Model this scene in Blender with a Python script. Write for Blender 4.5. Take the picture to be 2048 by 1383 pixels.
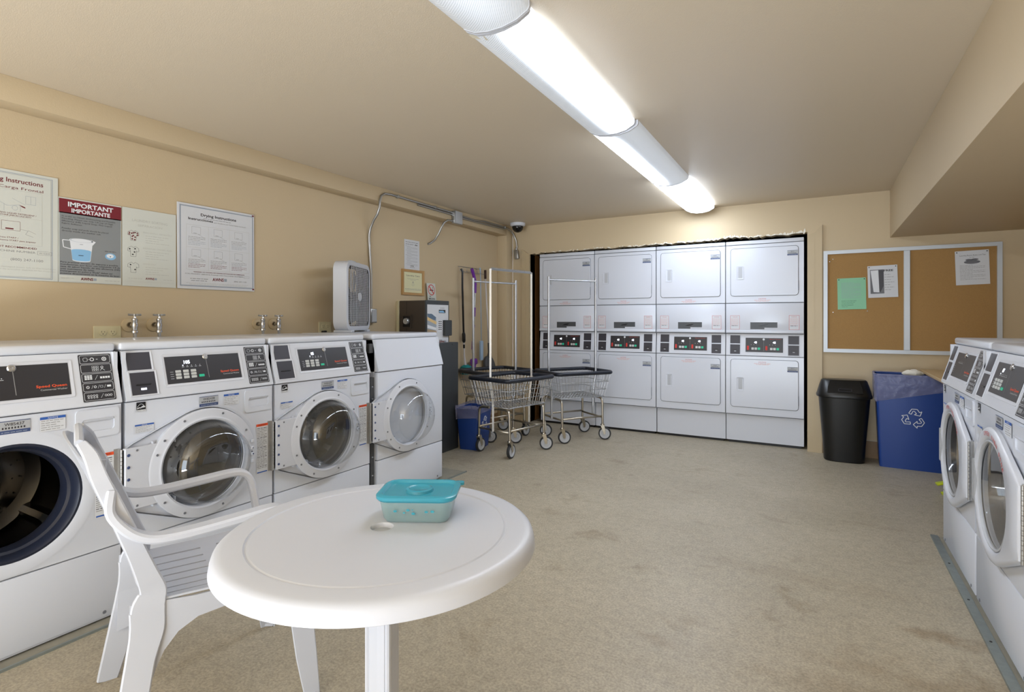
import bpy, bmesh, math, random
from mathutils import Matrix, Vector, Euler
random.seed(7)
PI = math.pi
for o in list(bpy.data.objects): bpy.data.objects.remove(o)
SC = bpy.context.scene
COL = SC.collection
def R(d): return math.radians(d)
def lin(h):
    h = h.lstrip('#'); o = []
    for i in (0, 2, 4):
        c = int(h[i:i+2], 16) / 255
        o.append(c / 12.92 if c <= .04045 else ((c + .055) / 1.055) ** 2.4)
    return (o[0], o[1], o[2], 1)

# ------------------------------------------------------------------ camera, world, light, exposure
CAMH = 1.219
cd = bpy.data.cameras.new('camera'); cam = bpy.data.objects.new('camera', cd); COL.objects.link(cam)
cam.location = (0, 0, CAMH); cam.rotation_euler = (R(90), 0, R(29.7))
cd.sensor_width = 36; cd.lens = 1079 / 2048 * 36; cd.shift_y = -53 / 2048
cd.clip_start = .02; SC.camera = cam
w = bpy.data.worlds.new('world'); SC.world = w; w.use_nodes = True
bg = w.node_tree.nodes['Background']; bg.inputs[0].default_value = (.80, .90, 1, 1); bg.inputs[1].default_value = 1.0
vs = SC.view_settings
vs.view_transform = 'Standard'; vs.look = 'None'; vs.gamma = 1; vs.use_curve_mapping = False; vs.exposure = 0.84
def area(name, loc, rot, sx, sy, power, color):
    l = bpy.data.lights.new(name, 'AREA'); l.shape = 'RECTANGLE'; l.size = sx; l.size_y = sy; l.energy = power; l.color = color
    o = bpy.data.objects.new(name, l); COL.objects.link(o); o.location = loc; o.rotation_euler = rot
    return o
# daylight entering through the wide doorway behind the camera
area('daylight_doorway', (-.75, -3.52, 1.1), (R(90), 0, 0), 2.9, 2.0, 42, (.76, .87, 1))
# added fill lamp aimed up from the floor behind the camera, brightens the ceiling
area('ceiling_fill_light', (-.75, -2.6, .04), (R(176), 0, 0), 2.8, 1.4, 240, (.84, .91, 1))
LAMP = 34.0

# ------------------------------------------------------------------ materials
MATS = {}
def mat(name, col, rough=.5, metal=0, var=0, vscale=8, bump=0, bscale=80, emit=0, ecol=None, bdist=.002, trans=0, ior=1.45, spec=None, alpha=None, coat=0, var2=None):
    m = bpy.data.materials.new(name); m.use_nodes = True; nt = m.node_tree
    b = nt.nodes['Principled BSDF']
    c = lin(col) if isinstance(col, str) else col
    b.inputs['Base Color'].default_value = c; b.inputs['Roughness'].default_value = rough; b.inputs['Metallic'].default_value = metal
    b.inputs['IOR'].default_value = ior; b.inputs['Transmission Weight'].default_value = trans
    if coat: b.inputs['Coat Weight'].default_value = coat; b.inputs['Coat Roughness'].default_value = .08
    if spec is not None: b.inputs['Specular IOR Level'].default_value = spec
    if alpha is not None: b.inputs['Alpha'].default_value = alpha
    if emit:
        b.inputs['Emission Color'].default_value = lin(ecol or col) if isinstance(ecol or col, str) else (ecol or col)
        b.inputs['Emission Strength'].default_value = emit
    tc = None
    if var or bump:
        tc = nt.nodes.new('ShaderNodeTexCoord')
    if var:
        n = nt.nodes.new('ShaderNodeTexNoise'); n.inputs['Scale'].default_value = vscale; n.inputs['Detail'].default_value = 5
        nt.links.new(tc.outputs['Object'], n.inputs['Vector'])
        mx = nt.nodes.new('ShaderNodeMix'); mx.data_type = 'RGBA'
        mx.inputs[6].default_value = tuple(x * (1 - var) for x in c[:3]) + (1,)
        mx.inputs[7].default_value = tuple(min(1, x * (1 + var)) for x in c[:3]) + (1,)
        nt.links.new(n.outputs['Fac'], mx.inputs[0]); nt.links.new(mx.outputs[2], b.inputs['Base Color'])
    if bump:
        n2 = nt.nodes.new('ShaderNodeTexNoise'); n2.inputs['Scale'].default_value = bscale; n2.inputs['Detail'].default_value = 3
        nt.links.new(tc.outputs['Object'], n2.inputs['Vector'])
        bp = nt.nodes.new('ShaderNodeBump'); bp.inputs['Strength'].default_value = bump; bp.inputs['Distance'].default_value = bdist
        nt.links.new(n2.outputs['Fac'], bp.inputs['Height']); nt.links.new(bp.outputs[0], b.inputs['Normal'])
    MATS[name] = m; return m
mat('wall_paint', '#C3B090', .55, var=.035, vscale=1.3, bump=.25, bscale=160)
mat('ceiling_paint', '#CCBEA8', .42, var=.02, vscale=.8, bump=.3, bscale=220)
mat('trim_paint', '#BEAB8A', .4, var=.05, vscale=6)
mat('wood_reveal', '#8E6235', .5, var=.15, vscale=12)
mat('cavity', '#0B0A09', .9)
mat('baseboard_brown', '#8B6F50', .5, var=.1, vscale=10)
mat('plaster_torn', '#E4DFD2', .9, var=.1, vscale=60, bump=.4)
mat('concrete', '#8E897B', .7, var=.22, vscale=14, bump=.4)
mat('edge_metal', '#8A918E', .45, .5, var=.2, vscale=30)
mat('enamel', '#D0D4DD', .22, var=.012, vscale=2)
mat('enamel_dryer', '#CFD2DA', .2, var=.012, vscale=2)
mat('plastic_white', '#CBCED6', .32)
mat('resin', '#C3C7D1', .38, var=.035, vscale=5)
mat('seam_grey', '#6E7076', .6)
mat('black_plastic', '#17171A', .3)
mat('panel_black', '#2C2A2D', .35)
mat('cover_dark', '#35333A', .38)
mat('gasket', '#232838', .38)
mat('steel', '#C9CACD', .2, 1)
mat('drum_steel', '#5F5D5B', .24, 1, var=.1, vscale=4)
mat('drum_dark', '#4A4744', .3, .9)
mat('chrome', '#C4C8CE', .25, .7)
mat('wire_chrome', '#B0B2B6', .3, .75)
mat('tube_nickel', '#B9B2A4', .28, 1)
mat('conduit_metal', '#A8A8A6', .35, .9)
mat('hinge_metal', '#A6A5A3', .35, .6, var=.2, vscale=60)
mat('grey_metal', '#55575A', .45, .3)
mat('cabinet_grey', '#3E4143', .45, .2, var=.05)
mat('cabinet_brown', '#4B423A', .42, .2, var=.06)
mat('paper', '#CFD1D5', .75)
mat('paper_cream', '#C9CBC3', .6)
mat('paper_green', '#8CC4A0', .75)
mat('paper_yellow', '#D9D6AE', .7)
mat('ink', '#2E2B2E', .7)
mat('ink_grey', '#8B8B8B', .7)
mat('ink_pale', '#B9B9B2', .7)
mat('ink_maroon', '#6E2228', .6)
mat('ink_red', '#C9372F', .6)
mat('ink_pink', '#D8A9A2', .6)
mat('ink_orange', '#E2552A', .5)
mat('ink_blue', '#2F5AA8', .6)
mat('ink_navy', '#3D4C74', .6)
mat('ink_lightblue', '#86B6DA', .6)
mat('ink_slate', '#9AA3AE', .6)
mat('poster_grey', '#858889', .65)
mat('poster_maroon', '#74202A', .6)
mat('sticker_grey', '#A9ABAE', .5)
mat('print_white', '#DDE0E4', .6)
mat('key_grey', '#C2C4C2', .45)
mat('key_green', '#1F9D78', .4, emit=.25)
mat('led', '#FFFFFF', .4, emit=2.2, ecol='#DCE6FF')
mat('cork', '#A17D4C', .85, var=.12, vscale=140, bump=.6, bscale=300)
mat('frame_white', '#C2C7CC', .4, .25)
mat('pine', '#B38C58', .5, var=.12, vscale=20)
mat('outlet_ivory', '#CFC6A2', .45)
mat('fan_white', '#C4C7CE', .38)
mat('rim_navy', '#20242E', .42)
mat('tyre', '#2B2C2E', .6)
mat('wheel_grey', '#B4B6BA', .4)
mat('bin_blue', '#1E3F86', .4, var=.03)
mat('bin_black', '#121212', .33)
mat('purple', '#6B2A93', .4)
mat('teal_bristle', '#137F80', .7, var=.3, vscale=120, bump=1, bscale=200)
mat('powder_blue', '#9FB6CE', .4)
mat('dustpan_grey', '#4A4B4E', .45)
mat('brown_dark', '#3A2822', .5)
mat('pole_white', '#C9C4C4', .35)
mat('yellow_plastic', '#C3CE2E', .4)
mat('counter_beige', '#BFA377', .45, var=.04, vscale=10)
mat('dome_dark', '#0C0B0B', .12)
mat('photo_grey', '#6F7075', .7, var=.3, vscale=40)
mat('denim', '#5E7288', .7, var=.3, vscale=50)
mat('sand', '#D9BC86', .7, var=.15, vscale=40)
mat('tan', '#A89274', .7, var=.2, vscale=40)
mat('asphalt_outside', '#9A9A98', .8, var=.1, vscale=3)
mat('lid_blue', '#4FC3DE', .25, trans=.5)
mat('tub_clear', '#D3ECEE', .3, trans=.7)
mat('tape', '#D8D2C0', .6)

def glassy(name, tint, gl=.10, rough=.03, gcol=(1, 1, 1, 1)):
    m = bpy.data.materials.new(name); m.use_nodes = True; nt = m.node_tree; nt.nodes.clear()
    o = nt.nodes.new('ShaderNodeOutputMaterial'); tr = nt.nodes.new('ShaderNodeBsdfTransparent'); tr.inputs[0].default_value = tint
    g = nt.nodes.new('ShaderNodeBsdfGlossy'); g.inputs['Roughness'].default_value = rough; g.inputs[0].default_value = gcol
    lw = nt.nodes.new('ShaderNodeLayerWeight'); lw.inputs[0].default_value = .5
    pw = nt.nodes.new('ShaderNodeMath'); pw.operation = 'POWER'; pw.inputs[1].default_value = 4
    ad = nt.nodes.new('ShaderNodeMath'); ad.operation = 'MULTIPLY_ADD'; ad.use_clamp = True; ad.inputs[1].default_value = .6; ad.inputs[2].default_value = gl
    mx = nt.nodes.new('ShaderNodeMixShader')
    nt.links.new(lw.outputs['Facing'], pw.inputs[0]); nt.links.new(pw.outputs[0], ad.inputs[0]); nt.links.new(ad.outputs[0], mx.inputs[0])
    nt.links.new(tr.outputs[0], mx.inputs[1]); nt.links.new(g.outputs[0], mx.inputs[2]); nt.links.new(mx.outputs[0], o.inputs[0])
    MATS[name] = m; return m
glassy('door_glass', (.92, .93, .94, 1), .09)
def film(name, col, alpha, rough=.3):
    m = mat(name, col, rough, alpha=alpha, bump=1, bscale=16, bdist=.02); return m
film('liner_film', '#9C9DBC', .40, .2)

def lamp_mat(name, x0, wdt, peak, base):
    """prismatic diffuser: glows where the tube behind it burns (x0 = tube position across the fixture)"""
    m = bpy.data.materials.new(name); m.use_nodes = True; nt = m.node_tree; N = nt.nodes; L = nt.links
    b = N['Principled BSDF']; b.inputs['Base Color'].default_value = lin('#CFD2D4'); b.inputs['Roughness'].default_value = .3
    tc = N.new('ShaderNodeTexCoord'); sp = N.new('ShaderNodeSeparateXYZ'); L.new(tc.outputs['Object'], sp.inputs[0])
    def mth(op, a, b_=None):
        n = N.new('ShaderNodeMath'); n.operation = op
        for i, v in enumerate((a, b_)):
            if v is None: continue
            if isinstance(v, (int, float)): n.inputs[i].default_value = v
            else: L.new(v, n.inputs[i])
        return n.outputs[0]
    d = mth('DIVIDE', mth('SUBTRACT', sp.outputs[0], x0), wdt)
    e = mth('POWER', 2.718, mth('MULTIPLY', mth('MULTIPLY', d, d), -1))
    yy = mth('DIVIDE', sp.outputs[1], .60)
    y2 = mth('MULTIPLY', yy, yy); y8 = mth('MULTIPLY', mth('MULTIPLY', y2, y2), mth('MULTIPLY', y2, y2))
    endf = mth('POWER', 2.718, mth('MULTIPLY', y8, -1.2))
    s = mth('ADD', mth('MULTIPLY', mth('MULTIPLY', e, endf), peak), base)
    b.inputs['Emission Color'].default_value = lin('#E2EEFF'); L.new(s, b.inputs['Emission Strength'])
    wv = N.new('ShaderNodeTexWave'); wv.bands_direction = 'DIAGONAL'; wv.inputs['Scale'].default_value = 60
    L.new(tc.outputs['Object'], wv.inputs['Vector']); bp = N.new('ShaderNodeBump'); bp.inputs['Strength'].default_value = .25; bp.inputs['Distance'].default_value = .002
    L.new(wv.outputs['Fac'], bp.inputs['Height']); L.new(bp.outputs[0], b.inputs['Normal'])
    MATS[name] = m; return m
lamp_mat('diffuser_off', 0.03, .09, .22, .12)
lamp_mat('diffuser_right', .072, .043, LAMP, .16)
lamp_mat('diffuser_left', -.072, .043, LAMP, .16)
lamp_mat('diffuser_both', 0, .25, LAMP * .4, .3)

def floor_mat():
    m = bpy.data.materials.new('floor_coating'); m.use_nodes = True; nt = m.node_tree; N = nt.nodes; L = nt.links
    b = N['Principled BSDF']; tc = N.new('ShaderNodeTexCoord')
    def noise(sc, det=6, rough=.6, dist=0):
        n = N.new('ShaderNodeTexNoise'); n.inputs['Scale'].default_value = sc; n.inputs['Detail'].default_value = det
        n.inputs['Roughness'].default_value = rough; n.inputs['Distortion'].default_value = dist
        L.new(tc.outputs['Object'], n.inputs['Vector']); return n.outputs['Fac']
    def ramp(fac, p0, c0, p1, c1):
        r = N.new('ShaderNodeValToRGB'); r.color_ramp.elements[0].position = p0; r.color_ramp.elements[0].color = c0
        r.color_ramp.elements[1].position = p1; r.color_ramp.elements[1].color = c1; L.new(fac, r.inputs[0]); return r.outputs[0]
    def mul(a, c, f=1):
        x = N.new('ShaderNodeMix'); x.data_type = 'RGBA'; x.blend_type = 'MULTIPLY'; x.inputs[0].default_value = f
        L.new(a, x.inputs[6]); L.new(c, x.inputs[7]); return x.outputs[2]
    g = lambda v: (v, v, v, 1)
    base = ramp(noise(1.1, 4), .3, lin('#A59A85'), .7, lin('#B7AC96'))
    c = mul(base, ramp(noise(110, 3, .7), .36, g(.72), .62, g(1.08)))
    c = mul(c, ramp(noise(26, 4), .35, g(.88), .6, g(1.03)))
    st = ramp(noise(3.2, 6, .65, .3), .30, (.62, .55, .46, 1), .42, g(1))
    c = mul(c, st, .55)
    # worn brown stains with a place of their own, near the right-hand washers
    def stain(x, y, rx, ry, strength):
        nonlocal c
        mp = N.new('ShaderNodeMapping'); mp.vector_type = 'TEXTURE'
        mp.inputs['Location'].default_value = (x, y, 0); mp.inputs['Scale'].default_value = (rx, ry, 1)
        L.new(tc.outputs['Object'], mp.inputs[0])
        ds = N.new('ShaderNodeMixRGB'); ds.inputs[0].default_value = .35
        n = N.new('ShaderNodeTexNoise'); n.inputs['Scale'].default_value = 7; n.inputs['Detail'].default_value = 6; L.new(tc.outputs['Object'], n.inputs['Vector'])
        ad = N.new('ShaderNodeVectorMath'); ad.operation = 'MULTIPLY_ADD'
        L.new(n.outputs['Color'], ad.inputs[0]); ad.inputs[1].default_value = (2.4, 2.4, 0); L.new(mp.outputs[0], ad.inputs[2])
        sb = N.new('ShaderNodeVectorMath'); sb.operation = 'SUBTRACT'; sb.inputs[1].default_value = (1.2, 1.2, 0); L.new(ad.outputs[0], sb.inputs[0])
        ln = N.new('ShaderNodeVectorMath'); ln.operation = 'LENGTH'; L.new(sb.outputs[0], ln.inputs[0])
        c = mul(c, ramp(ln.outputs['Value'], .25, (.62, .53, .44, 1), 1.0, g(1)), strength)
    stain(.42, 2.62, .16, .07, .75); stain(.30, 2.25, .3, .16, .45); stain(.05, 2.05, .35, .12, .4); stain(-.1, 2.9, .5, .1, .25)
    stain(.35, 1.95, .2, .1, .5); stain(-.55, 2.05, .12, .05, .4)
    L.new(c, b.inputs['Base Color'])
    rg = ramp(noise(6, 5), .3, g(.42), .7, g(.52)); L.new(rg, b.inputs['Roughness'])
    bp = N.new('ShaderNodeBump'); bp.inputs['Strength'].default_value = .18; bp.inputs['Distance'].default_value = .002
    L.new(noise(60, 3), bp.inputs['Height']); L.new(bp.outputs[0], b.inputs['Normal'])
    MATS['floor_coating'] = m
floor_mat()

# ------------------------------------------------------------------ mesh helpers
TXT = {}
def text_geo(s, bold=0):
    k = (s, bold)
    if k in TXT: return TXT[k]
    cu = bpy.data.curves.new('lettering', 'FONT'); cu.body = s; cu.size = 1; cu.resolution_u = 2; cu.offset = bold
    o = bpy.data.objects.new('lettering', cu); COL.objects.link(o)
    bpy.context.view_layer.update()
    dg = bpy.context.evaluated_depsgraph_get(); me = bpy.data.meshes.new_from_object(o.evaluated_get(dg))
    vs_ = [(v.co.x, v.co.y) for v in me.vertices]; fs = [tuple(p.vertices) for p in me.polygons]
    bpy.data.objects.remove(o); bpy.data.curves.remove(cu); bpy.data.meshes.remove(me)
    if not vs_: vs_ = [(0, 0)]
    x0 = min(v[0] for v in vs_); x1 = max(v[0] for v in vs_)
    TXT[k] = ([(v[0] - x0, v[1]) for v in vs_], fs, x1 - x0)
    return TXT[k]
def P(o, u, v):
    u = Vector(u).normalized(); v = Vector(v).normalized(); n = u.cross(v)
    return Matrix(((u.x, v.x, n.x, o[0]), (u.y, v.y, n.y, o[1]), (u.z, v.z, n.z, o[2]), (0, 0, 0, 1)))
def rrect(x0, y0, x1, y1, r, n=4):
    pts = []
    for cx, cy, a in ((x1 - r, y0 + r, -90), (x1 - r, y1 - r, 0), (x0 + r, y1 - r, 90), (x0 + r, y0 + r, 180)):
        for i in range(n + 1):
            t = R(a + 90 * i / n); pts.append((cx + r * math.cos(t), cy + r * math.sin(t)))
    return pts
class MB:
    def __init__(s, m='enamel'):
        s.v = []; s.f = []; s.mi = []; s.sm = []; s.mats = []; s.M = Matrix(); s.use(m)
    def use(s, m):
        if m not in s.mats: s.mats.append(m)
        s.c = s.mats.index(m); return s
    def at(s, M): s.M = M; return s
    def add(s, vs_, fs, smooth=False):
        b = len(s.v); M = s.M
        for v in vs_: s.v.append(M @ Vector(v))
        for f in fs: s.f.append([i + b for i in f]); s.mi.append(s.c); s.sm.append(smooth)
        return s
    def box(s, x0, x1, y0, y1, z0, z1, r=0, seg=2):
        V = [(x, y, z) for x in (x0, x1) for y in (y0, y1) for z in (z0, z1)]
        F = [(0, 1, 3, 2), (4, 6, 7, 5), (0, 4, 5, 1), (2, 3, 7, 6), (0, 2, 6, 4), (1, 5, 7, 3)]
        if r <= 0: return s.add(V, F)
        bm = bmesh.new(); vv = [bm.verts.new(v) for v in V]
        for f in F: bm.faces.new([vv[i] for i in f])
        bmesh.ops.bevel(bm, geom=list(bm.edges), offset=r, segments=seg, profile=.5, affect='EDGES')
        bm.verts.index_update()
        s.add([v.co.copy() for v in bm.verts], [[v.index for v in f.verts] for f in bm.faces], seg > 1); bm.free(); return s
    def prism(s, pts, z0, z1, smooth=False):
        n = len(pts)
        V = [(x, y, z0) for x, y in pts] + [(x, y, z1) for x, y in pts]
        F = [list(range(n))[::-1], list(range(n, 2 * n))]
        s.add(V, F); s.add(V, [(i, (i + 1) % n, n + (i + 1) % n, n + i) for i in range(n)], smooth); return s
    def rbox(s, x0, y0, x1, y1, z0, z1, r=.01, b=0):
        """plate in the drawing plane with rounded corners; b = softened front edge"""
        o = rrect(x0, y0, x1, y1, r)
        if b: i = rrect(x0 + b, y0 + b, x1 - b, y1 - b, max(r - b, .001)); return s.loft([[(x, y, z0) for x, y in o], [(x, y, z1 - b) for x, y in o], [(x, y, z1) for x, y in i]])
        return s.prism(o, z0, z1)
    def rframe(s, O, I, z0, z1, zi=None):
        """ring between two equal-length outlines"""
        n = len(O); zi = z1 if zi is None else zi
        V = [(x, y, z0) for x, y in O] + [(x, y, z1) for x, y in O] + [(x, y, zi) for x, y in I] + [(x, y, z0) for x, y in I]
        F = []
        for i in range(n):
            j = (i + 1) % n
            for k in range(3): F.append((k * n + i, k * n + j, (k + 1) * n + j, (k + 1) * n + i))
        return s.add(V, F)
    def loft(s, rings, cap0=True, cap1=True, smooth=False, closed=False):
        n = len(rings[0]); V = [p for r_ in rings for p in r_]; F = []
        for k in range(len(rings) - 1):
            for i in range(n):
                j = (i + 1) % n; F.append((k * n + i, k * n + j, (k + 1) * n + j, (k + 1) * n + i))
        s.add(V, F, smooth)
        if cap0: s.add(rings[0], [list(range(n))[::-1]])
        if cap1: s.add(rings[-1], [list(range(n))])
        return s
    def lathe(s, prof, n=32, axis='z', o=(0, 0, 0), smooth=True, cap0=False, cap1=False):
        rings = []
        for r_, h in prof:
            ring = []
            for i in range(n):
                a = 2 * PI * i / n; x, y = r_ * math.cos(a), r_ * math.sin(a)
                if axis == 'z': p = (x, y, h)
                elif axis == 'y': p = (x, h, y)
                else: p = (h, x, y)
                ring.append((p[0] + o[0], p[1] + o[1], p[2] + o[2]))
            rings.append(ring)
        return s.loft(rings, cap0, cap1, smooth)
    def tube(s, pts, r, n=8, closed=False, caps=True):
        pts = [Vector(p) for p in pts]; m = len(pts); rs = r if isinstance(r, (list, tuple)) else [r] * m
        T = []
        for i in range(m):
            a = pts[(i - 1) % m] if (closed or i > 0) else pts[i]; b = pts[(i + 1) % m] if (closed or i < m - 1) else pts[i]
            T.append((b - a).normalized())
        up = Vector((0, 0, 1)) if abs(T[0].z) < .9 else Vector((1, 0, 0))
        u = T[0].cross(up).normalized(); rings = []
        for i in range(m):
            u = (u - T[i] * u.dot(T[i])); u = u.normalized() if u.length > 1e-6 else T[i].orthogonal().normalized()
            v = T[i].cross(u)
            rings.append([pts[i] + (u * math.cos(2 * PI * k / n) + v * math.sin(2 * PI * k / n)) * rs[i] for k in range(n)])
        if closed: rings.append(rings[0]); return s.loft(rings, False, False, n > 4)
        return s.loft(rings, caps, caps, n > 4)
    def bar(s, a, b, r, n=4): return s.tube([a, b], r, n)
    def sweep(s, pts, W, T, side, b=.25):
        """ribbon: W = width along side vector, T = thickness, softened corners"""
        pts = [Vector(p) for p in pts]; m = len(pts); side = Vector(side).normalized(); rings = []
        W = W if isinstance(W, (list, tuple)) else [W] * m; T = T if isinstance(T, (list, tuple)) else [T] * m
        for i in range(m):
            t = (pts[min(i + 1, m - 1)] - pts[max(i - 1, 0)]).normalized()
            sd = (side - t * side.dot(t)).normalized(); nn = t.cross(sd)
            w_, t_ = W[i] / 2, T[i] / 2; c = min(w_, t_) * b * 2
            q = [(-w_ + c, -t_), (w_ - c, -t_), (w_, -t_ + c), (w_, t_ - c), (w_ - c, t_), (-w_ + c, t_), (-w_, t_ - c), (-w_, -t_ + c)]
            rings.append([pts[i] + sd * x + nn * y for x, y in q])
        return s.loft(rings, True, True, True)
    # ---- drawing in the local xy plane at height z
    def rect(s, x0, y0, x1, y1, z=0, th=0):
        if th: return s.box(x0, x1, y0, y1, z, z + th)
        return s.add([(x0, y0, z), (x1, y0, z), (x1, y1, z), (x0, y1, z)], [(0, 1, 2, 3)])
    def poly(s, pts, z=0): return s.add([(x, y, z) for x, y in pts], [list(range(len(pts)))])
    def disc(s, x, y, r, z=0, n=16, ry=None):
        ry = ry or r; return s.poly([(x + r * math.cos(2 * PI * i / n), y + ry * math.sin(2 * PI * i / n)) for i in range(n)], z)
    def ring(s, x, y, r0, r1, z=0, n=24, k=1):
        V = []; F = []
        for i in range(n):
            a = 2 * PI * i / n
            V += [(x + r0 * math.cos(a), y + k * r0 * math.sin(a), z), (x + r1 * math.cos(a), y + k * r1 * math.sin(a), z)]
            j = (i + 1) % n; F.append((2 * i, 2 * i + 1, 2 * j + 1, 2 * j))
        return s.add(V, F)
    def line(s, x0, y0, x1, y1, w_, z=0):
        d = Vector((x1 - x0, y1 - y0)); L = d.length or 1; nx, ny = -d.y / L * w_ / 2, d.x / L * w_ / 2
        return s.poly([(x0 - nx, y0 - ny), (x1 - nx, y1 - ny), (x1 + nx, y1 + ny), (x0 + nx, y0 + ny)], z)
    def pline(s, pts, w_, z=0, closed=False):
        q = list(pts) + ([pts[0]] if closed else [])
        for a, b in zip(q, q[1:]): s.line(a[0], a[1], b[0], b[1], w_, z)
        return s
    def outline(s, x0, y0, x1, y1, w_, z=0):
        return s.rect(x0, y0, x1, y0 + w_, z).rect(x0, y1 - w_, x1, y1, z).rect(x0, y0 + w_, x0 + w_, y1 - w_, z).rect(x1 - w_, y0 + w_, x1, y1 - w_, z)
    def text(s, t, x, y, h, z=0, al='l', w_=None, bold=0, maxw=None):
        V, F, wid = text_geo(t, bold); sy = h / .70; sx = sy
        if w_: sx = w_ / wid
        if maxw and wid * sx > maxw: sx = maxw / wid
        off = {'l': 0, 'c': -wid * sx / 2, 'r': -wid * sx}[al]
        return s.add([(x + off + a * sx, y + b * sy, z) for a, b in V], F)
    def words(s, x0, x1, y, h, z=0, seed=0, fill=1.0):
        """a line of print too small to read"""
        rg = random.Random(seed * 31 + int(y * 1e4)); x = x0; end = x0 + (x1 - x0) * fill
        while x < end:
            l = min(rg.uniform(1.5, 5) * h, end - x); s.rect(x, y, x + l, y + h * .55, z); x += l + h * .7
        return s
    def build(s, name, parent=None, loc=None, **k):
        me = bpy.data.meshes.new(name); me.from_pydata([tuple(v) for v in s.v], [], s.f)
        for m in s.mats: me.materials.append(MATS[m])
        me.polygons.foreach_set('material_index', s.mi); me.polygons.foreach_set('use_smooth', s.sm)
        me.update()
        if any(s.sm):
            bm = bmesh.new(); bm.from_mesh(me); bmesh.ops.remove_doubles(bm, verts=bm.verts, dist=1e-6)
            bmesh.ops.recalc_face_normals(bm, faces=bm.faces)
            for e in bm.edges:
                if len(e.link_faces) == 2 and e.calc_face_angle(0) > R(38): e.smooth = False
            bm.to_mesh(me); bm.free()
        o = bpy.data.objects.new(name, me); COL.objects.link(o)
        if parent: o.parent = parent
        if loc: o.location = loc
        for a, b in k.items(): o[a] = b
        return o
def thing(name, label, cat, loc=(0, 0, 0), rz=0, group=None):
    o = bpy.data.objects.new(name, None); COL.objects.link(o); o.empty_display_size = .1
    o.location = loc; o.rotation_euler = (0, 0, rz); o['label'] = label; o['category'] = cat
    if group: o['group'] = group
    return o
def tag(o, label, cat, group=None):
    o['label'] = label; o['category'] = cat
    if group: o['group'] = group
    return o
def struct(mb, name, parent=None, **k): return mb.build(name, parent, kind='structure', **k) if not parent else mb.build(name, parent, **k)
def dup(root, loc, rz, label, parent=None):
    kids = {}
    for o in bpy.data.objects:
        if o.parent: kids.setdefault(o.parent, []).append(o)
    def cp(o, par):
        c = o.copy(); COL.objects.link(c)
        if par: c.parent = par
        for ch in kids.get(o, []): cp(ch, c)
        return c
    r = cp(root, None); r.location = loc; r.rotation_euler = (0, 0, rz); r['label'] = label
    return r
def child(root, name):
    for o in bpy.data.objects:
        if o.parent == root and o.name.split('.')[0] == name: return o

# ------------------------------------------------------------------ the room
XL, XB, XR, YB, YF, ZC = -3.37, -3.24, 1.47, 5.70, -3.65, 2.34
ZS = 1.93; XS = .53
m = MB('floor_coating'); m.box(-3.6, 1.7, -6.5, 7.0, -.1, 0); struct(m, 'floor')
m = MB('ceiling_paint'); m.box(-3.6, 1.7, YF - .15, 7.0, ZC, ZC + .1); struct(m, 'ceiling')
m = MB('wall_paint'); m.box(XL - .12, XL, YF - .12, 5.85, 0, ZC); struct(m, 'wall_left')
m = MB('wall_paint'); m.box(XR, XR + .12, YF - .12, YB + .12, 0, ZC); struct(m, 'wall_right')
m = MB('wall_paint'); m.box(XL, XB, YF, 5.55, 2.22, ZC, .002); struct(m, 'trim_1', label='boxed beam along the left wall')
m = MB('wall_paint'); m.box(XL, XB, 5.55, YB, 0, ZC, .002); struct(m, 'trim_2', label='boxed column in the far left corner')
m = MB('wall_paint'); m.box(XS, XR, YF, YB, ZS, ZC, .002); struct(m, 'trim_3', label='dropped soffit above the right hand washers')
# front wall behind the camera with a wide doorway
m = MB('wall_paint')
m.box(XL, -2.25, YF - .12, YF, 0, ZC); m.box(.75, XR, YF - .12, YF, 0, ZC); m.box(-2.25, .75, YF - .12, YF, 2.12, ZC); struct(m, 'wall_front')
# back wall: left strip, header with torn lower edge, right part
m = MB('wall_paint')
m.box(XB, -3.0, YB, YB + .12, 0, ZC); m.box(-.10, XR, YB, YB + .12, 0, ZC)
jag = []; x = -3.0; rj = random.Random(3)
while x < -.10:
    t = (x + 3) / 2.9; zz = 1.998 + .018 * t + rj.uniform(-.007, .011) + (.014 * math.exp(-((x + .75) / .1) ** 2))
    jag.append((x, zz)); x += rj.uniform(.012, .045)
jag.append((-.10, 2.03))
m.at(P((0, YB, 0), (1, 0, 0), (0, 0, 1)))
m.prism([(-3.0, ZC)] + jag + [(-.10, ZC)], -.12, 0)
struct(m, 'wall_back')
wall_back = bpy.data.objects['wall_back']
m = MB('plaster_torn').at(P((0, YB - .001, 0), (1, 0, 0), (0, 0, 1)))
rj = random.Random(5)
for i in range(1, len(jag) - 2):
    if rj.random() < .55 + .3 * (jag[i][0] > -1.6):
        a, b = jag[i], jag[i + 1]; hgt = rj.uniform(.005, .017) * (1.6 if a[0] > -1.3 else 1)
        m.add([(a[0], a[1] - .001, .003), (b[0], b[1] - .001, .004), (b[0] - .004, b[1] + hgt * rj.uniform(.3, 1), .001), ((a[0] + b[0]) / 2, (a[1] + b[1]) / 2 + hgt, .0015), (a[0] + .003, a[1] + hgt * .4, .001)], [(0, 1, 2, 3, 4)])
for (x, z, w_, h_) in ((-.165, 2.035, .055, .028), (-.125, 2.04, .022, .055), (-.24, 2.028, .05, .014), (-.52, 2.026, .09, .012), (-2.2, 2.03, .012, .010), (-1.95, 2.028, .008, .012)):
    m.add([(x - w_ / 2, z - h_ * .4, .002), (x, z - h_ * .5, .004), (x + w_ / 2, z - h_ * .1, .006), (x + w_ * .3, z + h_ * .5, .004), (x - w_ * .1, z + h_ * .2, .002)], [(0, 1, 2, 3, 4)])
m.build('torn_plaster', wall_back, label='white torn plasterboard edge above the dryers')
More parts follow.
